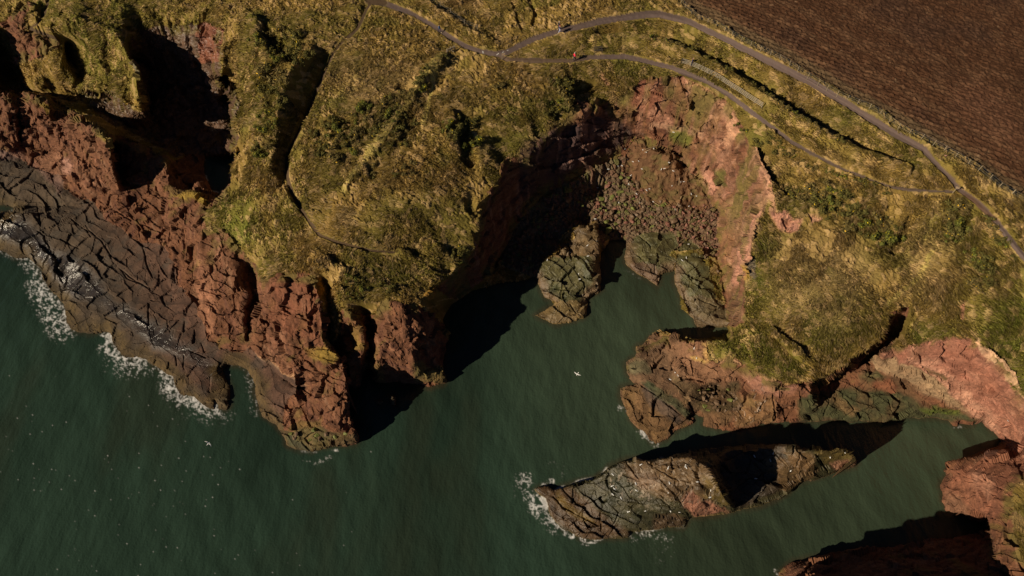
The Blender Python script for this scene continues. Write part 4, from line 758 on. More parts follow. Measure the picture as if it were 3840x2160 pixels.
# ------------------------------------------------------------------ sea
near = ~land
m = near.copy()
for k in range(5):
    q = np.pad(m, 1, mode='edge'); m = q[:-2, 1:-1] | q[2:, 1:-1] | q[1:-1, :-2] | q[1:-1, 2:] | m
SX, SY = unproj(UU, VV, 0.0)
dist_land = np.full((NY, NX), 60.0, np.float32); mm = land.copy()
for k in range(45):
    dist_land[mm & (dist_land > k)] = k
    q = np.pad(mm, 1, mode='edge'); mm = q[:-2, 1:-1] | q[2:, 1:-1] | q[1:-1, :-2] | q[1:-1, 2:] | mm
FOAM = [(P('0,940 80,970'), 30, .5), (P('110,975 150,1030 200,1100 235,1150'), 60, .75), (P('150,1080 200,1180 240,1220 240,1180'), 70, .95), (P('200,1230 230,1250'), 50, .8), (P('410,1250 405,1300 450,1340 510,1345'), 50, 1.0), (P('420,1360 480,1390 540,1370'), 60, .6), (P('555,1370 620,1400 650,1440'), 40, .7), (P('640,1450 670,1490 740,1490 790,1540'), 60, .95), (P('690,1540 780,1570 860,1560'), 50, .45), (P('915,1330 930,1290 920,1370'), 16, .9), (P('930,1400 950,1480 960,1540'), 40, .5),
        (P('1960,1850 1955,1800 1975,1790 1990,1860'), 40, .75), (P('2012,1862 2040,1870 2045,1895'), 30, 1.25), (P('2010,1900 2060,1950 2080,1970'), 45, .8), (P('2086,1968 2130,2000 2200,2030 2225,2022'), 22, 1.0), (P('2040,1818 2070,1805'), 16, .8), (P('2380,2010 2440,1990 2500,2020'), 40, .55), (P('2440,2040 2520,2070 2480,2100'), 60, .3), (P('2060,1740 2110,1740 2115,1780'), 30, .35), (P('2320,1530 2350,1540'), 16, .6), (P('2400,1610 2420,1640 2460,1665'), 22, .8), (P('1135,1720 1170,1740 1235,1715'), 14, .6), (P('1250,1690 1275,1690'), 10, .6), (P('1110,1690 1200,1695'), 12, .4), (P('2345,1010 2400,1040'), 18, .35), (P('3575,1600 3600,1600'), 12, .6), (P('2900,2140 2920,2160'), 20, .5)]
foam_glint = np.zeros((NY, NX), np.float32)
for ln, r, a in FOAM:
    d, _ = line_dist(ln, UU, VV, r * 1.6)
    foam_glint = np.maximum(foam_glint, a * sstep(r * 1.45, r * 0.0, d))
fx = SX + 0.7 * fbm2(SX / 1.2, SY / 1.2, 311, 3); fy = SY + 0.7 * fbm2(SX / 1.2, SY / 1.2, 315, 3)
lace = 1 - np.abs(fbm2(fx / 1.3, fy / 1.3, 321, 4)) * 6.0
lace2 = 1 - np.abs(fbm2(fx / 0.6, fy / 0.6, 325, 3)) * 6.5
thr = 1.16 - 0.86 * np.clip(foam_glint, 0, 1.25)
foam_glint = np.where(foam_glint > 0.03, np.maximum(sstep(thr, thr + 0.3, lace), 0.75 * sstep(thr, thr + 0.35, lace2)), 0) * sstep(0.03, 0.25, foam_glint)
exposed = np.maximum(sstep(1900, 900, UU), sstep(0.1, 0.9, 0.0 * UU))
rim = sstep(3.0, 0.5, dist_land) * sstep(0.25, 0.6, fbm2(SX / 2, SY / 2, 331, 3) + 0.1) * np.maximum(sstep(1000, 800, UU), (UU > 1990) * (VV > 1700) * sstep(2700, 2200, UU))
foam_glint = np.maximum(foam_glint, rim * 0.8)
glint = rng.random((NY, NX)) < 0.0020 * sstep(1500, 300, UU) * sstep(1250, 1900, VV) + 0.0006 * sstep(2300, 300, UU) * sstep(1250, 1500, VV)  # sparse white dots painted into the water colour as sun glints
glint &= fbm2(SX / 7, SY / 7, 361, 3) > -0.15
foam_glint = np.maximum(foam_glint, np.where(glint & sea_m, rng.uniform(0.0, 0.9, (NY, NX)) ** 1.3, 0))
sc3 = np.zeros((NY, NX, 3), np.float32)
sc3[:] = (0.0185, 0.036, 0.0245)
w1 = sstep(1300, 2300, UU + 0.6 * (1080 - VV))[..., None]; sc3 = sc3 * (1 - w1) + np.array((0.036, 0.053, 0.0325), np.float32) * w1
big = fbm2(SX / 14, SY / 30, 341, 4)[..., None]; sc3 *= (1 + 0.5 * big)
swell_shade = np.sin((SX * 0.80 + SY * 0.60) * 2 * math.pi / 5.2 + 3.5 * fbm2(SX / 16, SY / 16, 345, 3))[..., None] * (0.5 + fbm2(SX / 11, SY / 11, 347, 2))[..., None]  # light and dark sides of the swell, painted as bands on flat water
sc3 *= (1 + 0.10 * swell_shade)
br = sstep(0.1, 0.6, fbm2(SX / 10 + 40, SY / 26, 351, 4))[..., None] * 0.5; sc3 = sc3 * (1 - br) + np.array((0.022, 0.028, 0.017), np.float32) * br
shal = sstep(9, 0, dist_land + 3 * nB)[..., None] * 0.55; sc3 = sc3 * (1 - shal) + np.array((0.045, 0.032, 0.018), np.float32) * shal
q = np.pad(foam_glint, 1, mode='edge'); foam_glint = np.maximum(0.45 * foam_glint, 0) + 0.55 * (q[:-2, 1:-1] + q[2:, 1:-1] + q[1:-1, :-2] + q[1:-1, 2:] + foam_glint) / 5
foam_glint = np.clip(foam_glint * 0.95, 0, 0.9)
sc3 = sc3 * (1 - foam_glint[..., None]) + np.array((0.62, 0.62, 0.62), np.float32) * foam_glint[..., None]
sr = np.where(foam_glint > 0.2, 0.9, 0.12).astype(np.float32)
sf = m[:-1, :-1]
sea_me = submesh('sea', sf, np.stack([SX, SY, np.where(foam_glint > 0.3, 0.02, 0.0)], -1), sc3, sr, True)
M_SEA, nt, b = new_mat('sea_water', 0.12)
n, l = nt.nodes, nt.links
a = n.new('ShaderNodeVertexColor'); a.layer_name = 'Col'; l.new(a.outputs['Color'], b.inputs['Base Color'])
r = n.new('ShaderNodeAttribute'); r.attribute_name = 'Rough'; l.new(r.outputs['Fac'], b.inputs['Roughness'])
b.inputs['IOR'].default_value = 1.33; b.inputs['Specular IOR Level'].default_value = 0.5
geo = n.new('ShaderNodeNewGeometry')
mp = n.new('ShaderNodeMapping'); mp.inputs['Rotation'].default_value = (0, 0, math.radians(25)); mp.inputs['Scale'].default_value = (1.0, 0.45, 1.0)
l.new(geo.outputs['Position'], mp.inputs['Vector'])
t1 = n.new('ShaderNodeTexNoise'); t1.inputs['Scale'].default_value = 0.3; t1.inputs['Detail'].default_value = 3; l.new(mp.outputs[0], t1.inputs['Vector'])
t2 = n.new('ShaderNodeTexNoise'); t2.inputs['Scale'].default_value = 3.0; t2.inputs['Detail'].default_value = 4; l.new(geo.outputs['Position'], t2.inputs['Vector'])
b1 = n.new('ShaderNodeBump'); b1.inputs['Strength'].default_value = 0.6; b1.inputs['Distance'].default_value = 0.8; l.new(t1.outputs['Fac'], b1.inputs['Height'])
b2 = n.new('ShaderNodeBump'); b2.inputs['Strength'].default_value = 0.6; b2.inputs['Distance'].default_value = 0.10; l.new(t2.outputs['Fac'], b2.inputs['Height']); l.new(b1.outputs[0], b2.inputs['Normal'])
l.new(b2.outputs[0], b.inputs['Normal'])
tag(link('sea', sea_me, M_SEA), kind='structure')
bm = bmesh.new(); bmesh.ops.create_grid(bm, x_segments=2, y_segments=2, size=600); sb = bpy.data.meshes.new('seabed'); bm.to_mesh(sb); bm.free()
M_BED, _nt, b = new_mat('silt', 0.9); b.inputs['Base Color'].default_value = (0.018, 0.035, 0.025, 1); tag(link('seabed', sb, M_BED, None, (0, 80, -2.5)), kind='structure')

# ------------------------------------------------------------------ standing things
def at(u, v):
    """the surface point the survey gives for map position u, v"""
    fj = (u - U0) / CELL; fi = (v - V0) / CELL
    j = int(np.clip(round(fj), 0, NX - 1)); i = int(np.clip(round(fi), 0, NY - 1))
    return Vector((float(TX[i, j]), float(TY[i, j]), float(TZ[i, j])))
def copy_tree(o, parent=None):
    c = o.copy(); COL.objects.link(c)
    if parent is not None:
        c.parent = parent
    for ch in o.children:
        copy_tree(ch, c)
    return c
def bm_obj(name, bm, mat, parent=None, smooth=False, loc=None):
    me = bpy.data.meshes.new(name)
    bmesh.ops.recalc_face_normals(bm, faces=bm.faces)
    bm.to_mesh(me); bm.free()
    if smooth:
        for p in me.polygons: p.use_smooth = True
    return link(name, me, mat, parent, loc)
def empty(name, loc, rz=0.0):
    o = bpy.data.objects.new(name, None); COL.objects.link(o)
    o.location = loc; o.rotation_euler = (0, 0, rz); o.empty_display_size = 0.2
    return o
def add_bar(bm, a, b, w, h=None, roll=0.0):
    """a square timber from a to b"""
    a = Vector(a); b = Vector(b); d = b - a
    h = h or w
    q = d.to_track_quat('Z', 'Y').to_matrix().to_4x4()
    m = Matrix.Translation((a + b) / 2) @ q @ Matrix.Rotation(roll, 4, 'Z') @ Matrix.Diagonal((w, h, d.length, 1))
    r = bmesh.ops.create_cube(bm, size=1.0, matrix=m)
    return r['verts']
def add_rod(bm, a, b, r0, r1=None, seg=8):
    a = Vector(a); b = Vector(b); d = b - a
    m = Matrix.Translation((a + b) / 2) @ d.to_track_quat('Z', 'Y').to_matrix().to_4x4()
    bmesh.ops.create_cone(bm, cap_ends=True, segments=seg, radius1=r0, radius2=r1 if r1 is not None else r0, depth=d.length, matrix=m)
def add_ball(bm, c, r, sub=2):
    m = Matrix.Translation(c) @ Matrix.Diagonal((r[0], r[1], r[2], 1))
    bmesh.ops.create_icosphere(bm, subdivisions=sub, radius=1.0, matrix=m)

M_POST = plain('weathered_timber', (0.24, 0.195, 0.125), 0.85, 9)
M_RAIL = plain('pale_painted_rail', (0.42, 0.37, 0.29), 0.7, 5, 0.12)
M_WIRE = plain('galvanised_wire', (0.16, 0.16, 0.16), 0.5)
M_BOARD = plain('sign_board', (0.42, 0.30, 0.19), 0.7)
M_DARKWOOD = plain('dark_timber', (0.055, 0.045, 0.035), 0.8)
M_DRIFT = plain('driftwood', (0.27, 0.19, 0.11), 0.9, 8)
M_WHITE = plain('white_feathers', (0.82, 0.82, 0.80), 0.8, 8, 0.06)
M_GREY = plain('grey_feathers', (0.42, 0.44, 0.47), 0.8, 8, 0.1)
M_BEAK = plain('yellow_beak', (0.6, 0.38, 0.05), 0.5)
M_LINE = plain('white_road_paint', (0.55, 0.53, 0.50), 0.8, 9, 0.25)

# --- boulders
def boulder_mesh(name, seed, mat, flat):
    r = np.random.default_rng(seed); bm = bmesh.new()
    n = int(r.integers(11, 17))
    for _ in range(n):
        v = r.normal(size=3); v /= np.linalg.norm(v)
        v *= r.uniform(0.8, 1.05); bm.verts.new((v[0] * 1.0, v[1] * 0.72, v[2] * flat))
    bmesh.ops.convex_hull(bm, input=bm.verts)
    bmesh.ops.delete(bm, geom=[v for v in bm.verts if not v.link_faces], context='VERTS')
    bmesh.ops.bevel(bm, geom=list(bm.edges), offset=0.05, segments=1, affect='EDGES')
    bmesh.ops.recalc_face_normals(bm, faces=bm.faces)
    me = bpy.data.meshes.new(name); bm.to_mesh(me); bm.free(); me.materials.append(mat)
    return me
M_BB = plain('brown_boulder', (0.125, 0.08, 0.047), 0.6, 2.2, 0.4, 0.35, 0.5); M_BG = plain('mossy_boulder', (0.125, 0.135, 0.035), 0.65, 2.2, 0.45, 0.3, 0.5); M_BR = plain('red_boulder', (0.19, 0.085, 0.06), 0.7, 2.2, 0.35, 0.3, 0.5); M_BP = plain('pink_boulder', (0.33, 0.17, 0.14), 0.8, 2.2, 0.25, 0.3, 0.4)
BOULD = {'b': [boulder_mesh('boulder', 10 + i, M_BB, 0.6) for i in range(7)], 'g': [boulder_mesh('boulder', 30 + i, M_BG, 0.5) for i in range(4)], 'r': [boulder_mesh('boulder', 50 + i, M_BR, 0.6) for i in range(5)], 'p': [boulder_mesh('boulder', 70 + i, M_BP, 0.6) for i in range(2)]}
n_b = 0
def boulder(u, v, size, kind, label, group, rz=None, sy=1.0):
    global n_b
    me = random.choice(BOULD[kind])
    o = bpy.data.objects.new('boulder', me); COL.objects.link(o)
    p = at(u, v); o.location = p + Vector((0, 0, size * 0.12))
    o.scale = (size * 0.5, size * 0.5 * sy, size * random.uniform(0.42, 0.6))
    o.rotation_euler = (random.uniform(-.35, .35), random.uniform(-.35, .35), rz if rz is not None else random.uniform(0, 6.28))
    tag(o, label, 'boulder', group); n_b += 1
    return o
BIG = [(2330, 671, 2.0, 'g', 'large flat green boulder at the top left of the lit rubble below the slip'), (2325, 722, 2.1, 'g', 'large green wedge of boulder left of the bare earth slip'), (2372, 746, 1.5, 'g', 'upright green boulder at the lower left foot of the slip'), (2507, 778, 1.6, 'b', 'large brown slab just below the crossed driftwood poles'),
       (2433, 788, 1.3, 'b', 'rounded brown boulder below the middle of the slip'), (2477, 755, 1.3, 'b', 'brown boulder between the two leaning driftwood poles'), (2295, 802, 1.7, 'b', 'long brown boulder lying askew near the shadow edge of the cove'), (2256, 803, 1.6, 'r', 'reddish wedge boulder at the lower left edge of the lit rubble'),
       (2237, 748, 1.4, 'b', 'brown boulder at the left edge of the lit rubble'), (2265, 771, 1.3, 'g', 'pale green topped boulder on the left of the lit rubble'), (2291, 772, 1.2, 'b', 'narrow brown boulder beside the pale green topped one'), (2326, 780, 1.3, 'b', 'squat brown boulder in the middle of the left rubble'),
       (2125, 712, 3.0, 'g', 'big boulder with a lit tip in the shaded rubble, upper of two'), (2128, 748, 3.2, 'b', 'big flat boulder lying in the shaded rubble under the cliff'), (2060, 782, 3.0, 'b', 'largest boulder deep in the shaded left of the cove'), (2165, 760, 1.2, 'g', 'small lit-topped boulder standing in the shaded rubble'),
       (2645, 933, 1.6, 'p', 'pink boulder at the right end of the shingle by the green ledge'), (2418, 846, 1.2, 'p', 'pink boulder near the waterside of the rubble'), (2480, 850, 1.7, 'b', 'broad brown boulder near the ledge in the middle of the rubble'), (2280, 868, 2.4, 'g', 'tall yellow-green boulder standing alone by the tidal rock'), (2690, 1020, 0.9, 'b', 'lone brown boulder in the pool beside the ledge'),
       (2402, 815, 1.3, 'b', 'brown boulder half way down the rubble left of the ledge'), (2445, 815, 1.2, 'g', 'greenish boulder half way down the rubble'), (2560, 800, 1.3, 'r', 'red boulder on the right half of the rubble'), (2540, 845, 1.2, 'b', 'brown boulder above the square green ledge'), (2520, 866, 1.2, 'r', 'reddish boulder on the lip of the ledge')]
for u, v, s, k, lb in BIG:
    boulder(u, v, s, k, lb, 'boulders on the cove beach')
LIT = P('2225,740 2250,690 2330,640 2390,690 2440,760 2560,770 2640,760 2690,800 2690,950 2640,930 2560,880 2480,870 2400,880 2300,860 2230,800')
SHADE = P('1960,840 2050,735 2200,650 2300,640 2225,740 2220,830 2120,860 2030,960')
def scatter(pts, n, gap):
    x0 = min(p[0] for p in pts); x1 = max(p[0] for p in pts); y0 = min(p[1] for p in pts); y1 = max(p[1] for p in pts)
    out = []; tries = 0
    while len(out) < n and tries < 60000:
        tries += 1
        u, v = random.uniform(x0, x1), random.uniform(y0, y1)
        if not poly_mask(pts, np.array([u]), np.array([v]))[0]: continue
        if any(abs(u - a) < gap and math.hypot(u - a, v - b) < gap for a, b in out): continue
        out.append((u, v))
    return out
big_uv = [(b[0], b[1], b[2]) for b in BIG]
for u, v in scatter(LIT, 200, 12):
    if any(math.hypot(u - a, v - b) < 9 * s for a, b, s in big_uv): continue
    right = u > 2560
    k = random.choices('bgrp', (4, 1, 7, .4) if right else (7, 2.2, 2, .3))[0]
    s = random.uniform(0.6, 1.2) if right else random.choice((random.uniform(0.6, 1.1), random.uniform(1.0, 2.1)))
    boulder(u, v, s, k, {'b': 'brown angular boulder in the sunlit rubble of the cove', 'g': 'small mossy green boulder in the sunlit rubble of the cove', 'r': 'small red stone block in the sunlit rubble of the cove', 'p': 'small pale pink block in the sunlit rubble of the cove'}[k], 'boulders on the cove beach')
for u, v in scatter(SHADE, 45, 18):
    if any(math.hypot(u - a, v - b) < 8 * s for a, b, s in big_uv): continue
    boulder(u, v, random.uniform(0.5, 1.2), random.choice('bbg'), 'dark boulder in the deep shade of the cove rubble', 'boulders on the cove beach')
PILE = P('2592,1450 2640,1445 2690,1440 2740,1450 2775,1480 2780,1530 2730,1540 2660,1545 2630,1520')
for u, v in scatter(PILE, 34, 15):
    boulder(u, v, random.uniform(0.7, 1.6), random.choice('bbbg'), 'broken block in the rock pile on the south headland ledge', 'blocks on the headland ledge')
for u, v in scatter(P('1090,1620 1180,1612 1320,1620 1330,1645 1200,1660 1110,1655'), 11, 20):
    boulder(u, v, random.uniform(0.8, 1.8), random.choice('gb'), 'weedy boulder at the foot of the red promontory', 'boulders under the promontory')

# --- driftwood
for (a, b, lb) in (((2419, 564), (2473, 550), 'long driftwood pole lying on top of the earth slip'), ((2543, 667), (2543, 699), 'short upright driftwood pole on the right of the slip'), ((2451, 762), (2487, 785), 'driftwood pole pointing right at the foot of the slip'), ((2552, 739), (2526, 797), 'longest driftwood pole leaning over the boulders'), ((2420, 571), (2436, 567), 'short stick lying under the long pole on the slip')):
    p, q = at(*a) + Vector((0, 0, .25)), at(*b) + Vector((0, 0, .25)); bm = bmesh.new()
    mid = (p + q) / 2 + Vector((0.03, 0.05, 0.03))
    add_rod(bm, p - p, mid - p, 0.10, 0.085, 7); add_rod(bm, mid - p, q - p, 0.085, 0.06, 7)
    tag(bm_obj('driftwood_pole', bm, M_DRIFT, loc=p), lb, 'driftwood')

# --- gulls at rest
def make_gull():
    bm = bmesh.new(); add_ball(bm, (0, 0, 0.13), (0.2, 0.085, 0.085)); add_ball(bm, (0.19, 0, 0.22), (0.065, 0.055, 0.055), 1); add_rod(bm, (0.12, 0, 0.15), (0.19, 0, 0.22), 0.06, 0.045, 8)
    g = bm_obj('gull', bm, M_WHITE, smooth=True)
    for s in (-1, 1):
        bm = bmesh.new(); add_ball(bm, (-0.07, s * 0.07, 0.16), (0.2, 0.03, 0.06), 1); bm_obj('wing', bm, M_GREY, g, True)
    bm = bmesh.new(); add_bar(bm, (-0.16, 0, 0.14), (-0.29, 0, 0.13), 0.08, 0.015); bm_obj('tail', bm, M_WHITE, g)
    bm = bmesh.new(); add_rod(bm, (0.24, 0, 0.215), (0.31, 0, 0.205), 0.016, 0.004, 6); bm_obj('beak', bm, M_BEAK, g)
    return g
GULL0 = make_gull(); gull_used = False
def gull(p, label, group, size=0.98):
    global gull_used
    o = GULL0 if not gull_used else copy_tree(GULL0)
    gull_used = True
    o.location = p; o.rotation_euler = (0, 0, random.uniform(0, 6.28)); o.scale = (size,) * 3
    tag(o, label, 'gull', group)
def qz(s, ox, oy, k): return [(ox + float(a) * k, oy + float(b) * k) for a, b in (q.split(',') for q in s.split())]
for s, ox, oy, k, lb, gr in (('910,185 1085,150 955,222 650,322 828,362 738,376 1465,340 1520,357 1313,383 1208,488 1250,485 1398,528 890,495 1015,815 970,838 808,910 1370,762 1520,700 1560,703', 2200, 520, .2329, 'white gull resting on the bare earth slip', 'gulls on the earth slip'),
        ('715,592 670,735 140,805 215,838 1072,1028 1420,1157 1655,1088 1770,935 1680,895 515,1050 850,1040 290,1040', 2200, 520, .2329, 'white gull among the sunlit boulders of the cove', 'gulls in the rubble'),
        ('560,448 500,440 345,497 265,545 80,565 620,170', 2200, 520, .2329, 'white gull in the shaded part of the cove', 'gulls in the shade'),
        ('585,430 650,400 590,520 462,480 520,625 530,670 640,245 295,545', 1900, 700, .5176, 'white gull on the cracked tidal rock', 'gulls on the tidal rock'), ('1320,420 1277,540 1300,520', 1900, 700, .5176, 'white gull on the green ledge at the right of the cove', 'gulls on the ledge'),
        ('1360,1170 1380,1240 1222,1345 1183,1400 1240,1370', 1900, 700, .5176, 'white gull on the brown rocks of the south headland', 'gulls on the headland rocks'),
        ('590,345 605,362 595,402 655,425 768,375 705,535 830,537 1015,520 1088,545 800,190 1012,218 1135,200 1142,212 1220,312 1315,385 1015,322 1002,388 590,262 768,325 1320,400', 2000, 1650, .5047, 'white gull on the sunlit main hump of the islet', 'gulls on the islet'),
        ('2205,135 2315,100 1915,235 1760,155 1640,125 1775,105 1655,290', 2000, 1650, .5047, 'white gull on the right end of the islet', 'gulls on the islet'),
        ('3777,1580', 0, 0, 1, 'lone white gull on the pink clay slope of the right bowl', None), ('2525,499', 0, 0, 1, 'lone white gull on the cliff above the slip', None)):
    for u, v in qz(s, ox, oy, k):
        gull(at(u, v), lb, gr)
def flying_gull(u, v, z, heading, bank, lb):
    x, y = unproj(u, v, z); g = empty('flying_gull', (x, y, z), heading); g.rotation_euler = (bank, 0.05, heading)
    bm = bmesh.new(); add_ball(bm, (0, 0, 0), (0.24, 0.075, 0.075)); add_ball(bm, (0.24, 0, 0.02), (0.06, 0.05, 0.05), 1); bm_obj('body', bm, M_WHITE, g, True)
    for s in (-1, 1):
        bm = bmesh.new()
        st = [(0.10, 0.05, 0.02, 0.17), (0.13, 0.26, 0.09, 0.15), (0.06, 0.46, 0.08, 0.12), (-0.08, 0.66, 0.03, 0.03)]
        top = [[bm.verts.new((x0 - c * 0, s * y0, z0 + 0.008)) for (x0, y0, z0, c) in st], [bm.verts.new((x0 - c, s * y0, z0 + 0.004)) for (x0, y0, z0, c) in st], [bm.verts.new((x0 - c * 0.5, s * y0, z0 - 0.012)) for (x0, y0, z0, c) in st]]
        for i in range(3):
            for a, b in ((0, 1), (1, 2), (2, 0)):
                bm.faces.new((top[a][i], top[a][i + 1], top[b][i + 1], top[b][i]))
        bm_obj('wing', bm, M_WHITE, g)
    bm = bmesh.new(); add_bar(bm, (-0.2, 0, 0), (-0.38, 0, 0.0), 0.12, 0.014); bm_obj('tail', bm, M_WHITE, g)
    bm = bmesh.new(); add_rod(bm, (0.29, 0, 0.015), (0.36, 0, 0.0), 0.016, 0.004, 6); bm_obj('beak', bm, M_BEAK, g)
    tag(g, lb, 'gull', 'gulls in flight')
flying_gull(2165, 1403, 14, math.radians(235), 0.15, 'white gull flying low over the water of the bay')
flying_gull(781, 1663, 12, math.radians(60), 0.5, 'white gull flying over the open sea below the red promontory')

# --- field fence
fence = empty('field_fence', at(3145, 362))
tag(fence, 'post and wire fence between the footpath verge and the ploughed field', 'fence')
def along(pts, step):
    out = []; acc = 0.0
    W = [at(*p) for p in pts]
    out.append(W[0].copy())
    need = step
    for a, b in zip(W[:-1], W[1:]):
        seg = (b - a).length; pos = 0.0
        while seg - pos >= need:
            pos += need; out.append(a.lerp(b, pos / seg)); need = step * random.uniform(0.9, 1.1)
        need -= seg - pos
    return out
F0 = fence.location
bm = bmesh.new(); add_bar(bm, (0, 0, -0.3), (0, 0, 1.15), 0.09); bmesh.ops.bevel(bm, geom=[e for e in bm.edges], offset=0.01, segments=1, affect='EDGES')
p0 = bm_obj('post', bm, M_POST, fence); pts_f = along([q[:2] for q in FENCE if q[0] < 4200], 2.1)[:96]; tops = []
for i, p in enumerate(pts_f):
    o = p0 if i == 0 else p0.copy()
    if i: COL.objects.link(o); o.parent = fence
    o.location = p - F0; o.rotation_euler = (random.uniform(-.06, .06), random.uniform(-.06, .06), random.uniform(0, 1.5))
    if abs(i - 40) < 1: o.scale = (1.8, 1.8, 1.12)
    tops.append(p - F0)
for hgt in (0.35, 0.7, 1.05):
    bm = bmesh.new()
    for a, b in zip(tops[:-1], tops[1:]):
        add_rod(bm, a + Vector((0, 0, hgt)), b + Vector((0, 0, hgt)), 0.012, None, 4)
    bm_obj('wire', bm, M_WIRE, fence)
# short ditch fence, upper left
f2 = empty('ditch_fence', at(1690, 52)); tag(f2, 'short post and wire fence along the dark ditch above the path fork', 'fence'); pr = []
for (u, v) in ((1600, -6), (1652, 27), (1690, 54), (1742, 91), (1790, 116)):
    p = at(u, v) - f2.location; bm = bmesh.new(); add_bar(bm, (0, 0, -0.3), (0.03, 0.02, 1.2), 0.10); bm_obj('post', bm, M_POST, f2, loc=p); pr.append(p)
for hgt in (0.5, 1.0):
    bm = bmesh.new()
    for a, b in zip(pr[:-1], pr[1:]): add_rod(bm, a + Vector((0, 0, hgt)), b + Vector((0, 0, hgt)), 0.012, None, 4)
    bm_obj('wire', bm, M_WIRE, f2)
# white handrail fence
HR = [(2557, 239), (2588, 249), (2618, 259), (2651, 275), (2684, 291), (2712, 309), (2742, 328), (2771, 348), (2799, 369), (2828, 387), (2854, 403)]
hr = empty('rail_fence', at(2712, 309)); tag(hr, 'pale four-rail timber fence on the bank above the lower path', 'fence')
hp = [at(*q) - hr.location for q in HR]
for _ in range(3):
    hp = [Vector((p.x, p.y, p.z if i in (0, len(hp) - 1) else (hp[i - 1].z + p.z + hp[i + 1].z) / 3)) for i, p in enumerate(hp)]
for p in hp: p.z += 0.12
for p in hp:
    bm = bmesh.new(); add_bar(bm, (0, 0, -0.3), (0, 0, 1.15), 0.12); bm_obj('post', bm, M_POST, hr, loc=p)
for k, hgt in enumerate((0.25, 0.52, 0.79, 1.06)):
    bm = bmesh.new()
    for i, (a, b) in enumerate(zip(hp[:-1], hp[1:])):
        add_bar(bm, a + Vector((0.05, -0.09, hgt)), b + Vector((0.05, -0.09, hgt)), 0.075, 0.04)
    bm_obj('rail', bm, M_RAIL, hr)
# signposts, stile, bench, boards
def signpost(u, v, h, boards, lb, az=0.0):
    s = empty('signpost', at(u, v), az); bm = bmesh.new(); add_bar(bm, (0, 0, -0.3), (0, 0, h), 0.1); bm_obj('post', bm, M_POST, s)
    for (dx, dy, z, w, hh_) in boards:
        bm = bmesh.new(); add_bar(bm, (dx - w / 2, dy - 0.07, z), (dx + w / 2, dy - 0.07, z), hh_, 0.04, math.pi / 2 * 0); bm_obj('board', bm, M_BOARD, s)
    tag(s, lb, 'signpost')
signpost(3568, 727, 1.7, [(0.1, 0, 1.5, 0.55, 0.4)], 'wooden signpost with a square board where the paths meet at the right', math.radians(-25))
signpost(1882, 225, 1.5, [(0.25, 0, 1.35, 0.6, 0.16), (0.2, 0, 1.1, 0.5, 0.14)], 'small fingerpost beside the left fork of the two paths', math.radians(10))
st = empty('wooden_stile', at(1690, 196)); bm = bmesh.new()
ux = (at(1700, 180) - at(1676, 192)); ux.z = 0; ux.normalize(); uy = Vector((-ux.y, ux.x, 0))
for k in (-0.85, 0.0, 0.85):
    bm = bmesh.new(); add_bar(bm, ux * k + Vector((0, 0, -0.3)), ux * k + Vector((0, 0, 1.35)), 0.11); bm_obj('post', bm, M_POST, st)
for z in (0.75, 0.97, 1.19):
    bm = bmesh.new(); add_bar(bm, ux * -1.0 + Vector((0, 0, z)) - uy * 0.08, ux * 1.0 + Vector((0, 0, z)) - uy * 0.08, 0.10, 0.04); bm_obj('rail', bm, M_RAIL, st)
bm = bmesh.new(); add_bar(bm, ux * 0.3 + uy * -0.5 + Vector((0, 0, 0.35)), ux * 0.3 + uy * 0.5 + Vector((0, 0, 0.35)), 0.25, 0.05); bm_obj('step', bm, M_POST, st)
tag(st, 'wooden stile with three posts and rails below the path at the left', 'stile')
bn = empty('bench', at(2243, 196), math.radians(8)); bn.scale = (1.15, 1.15, 1.15)
for z0, y0, nm in ((0.45, 0.0, 'seat'), (0.8, 0.22, 'backrest')):
    bm = bmesh.new()
    for k in range(3):
        if nm == 'seat': add_bar(bm, (-0.75, -0.16 + 0.15 * k, z0), (0.75, -0.16 + 0.15 * k, z0), 0.12, 0.04, math.pi / 2)
        else: add_bar(bm, (-0.75, y0 + 0.03 * k, z0 - 0.14 + 0.14 * k), (0.75, y0 + 0.03 * k, z0 - 0.14 + 0.14 * k), 0.04, 0.11, math.pi / 2)
    bm_obj(nm, bm, M_DARKWOOD, bn)
for x0 in (-0.65, 0.65):
    for y0 in (-0.18, 0.2):
        bm = bmesh.new(); add_bar(bm, (x0, y0, -0.15), (x0, y0 + (0.1 if y0 > 0 else 0), 0.95 if y0 > 0 else 0.45), 0.08); bm_obj('leg', bm, M_DARKWOOD, bn)
tag(bn, 'dark wooden bench on the grass bank above the lower path', 'bench')
bd = empty('notice_board', at(2558, 240), math.radians(-18))
for x0 in (-0.25, 0.25):
    bm = bmesh.new(); add_bar(bm, (x0, 0, -0.2), (x0, 0, 1.25), 0.08); bm_obj('post', bm, M_DARKWOOD, bd)
bm = bmesh.new(); add_bar(bm, (-0.32, -0.07, 0.95), (0.32, -0.07, 0.95), 0.75, 0.05, 0); bm_obj('panel', bm, M_DARKWOOD, bd); tag(bd, 'dark upright board at the left end of the pale rail fence', 'notice board')
# painted marks on the path
def mark(u0, v0, u1, v1, w):
    a, b = at(u0, v0), at(u1, v1); d = (b - a); n_ = Vector((-d.y, d.x, 0)).normalized() * w / 2; bm = bmesh.new()
    zup = Vector((0, 0, 0.07)); vs = [bm.verts.new(q - a + zup) for q in (a - n_, b - n_, b + n_, a + n_)]; bm.faces.new(vs)
    tag(bm_obj('painted_mark', bm, M_LINE, loc=a), kind='structure')
mark(1862, 206, 1871, 201, .14); mark(1882, 197, 1889, 194, .14); mark(1900, 190, 1907, 187, .14); mark(1808, 190, 1811, 200, .1); mark(1812, 190, 1815, 200, .1)
# stones by the path
for u, v in ((3593, 762), (3540, 593), (3600, 752)):
    o = boulder(u, v, 0.5, 'p', 'pale stone lying beside the right-hand path', 'pale stones by the path')

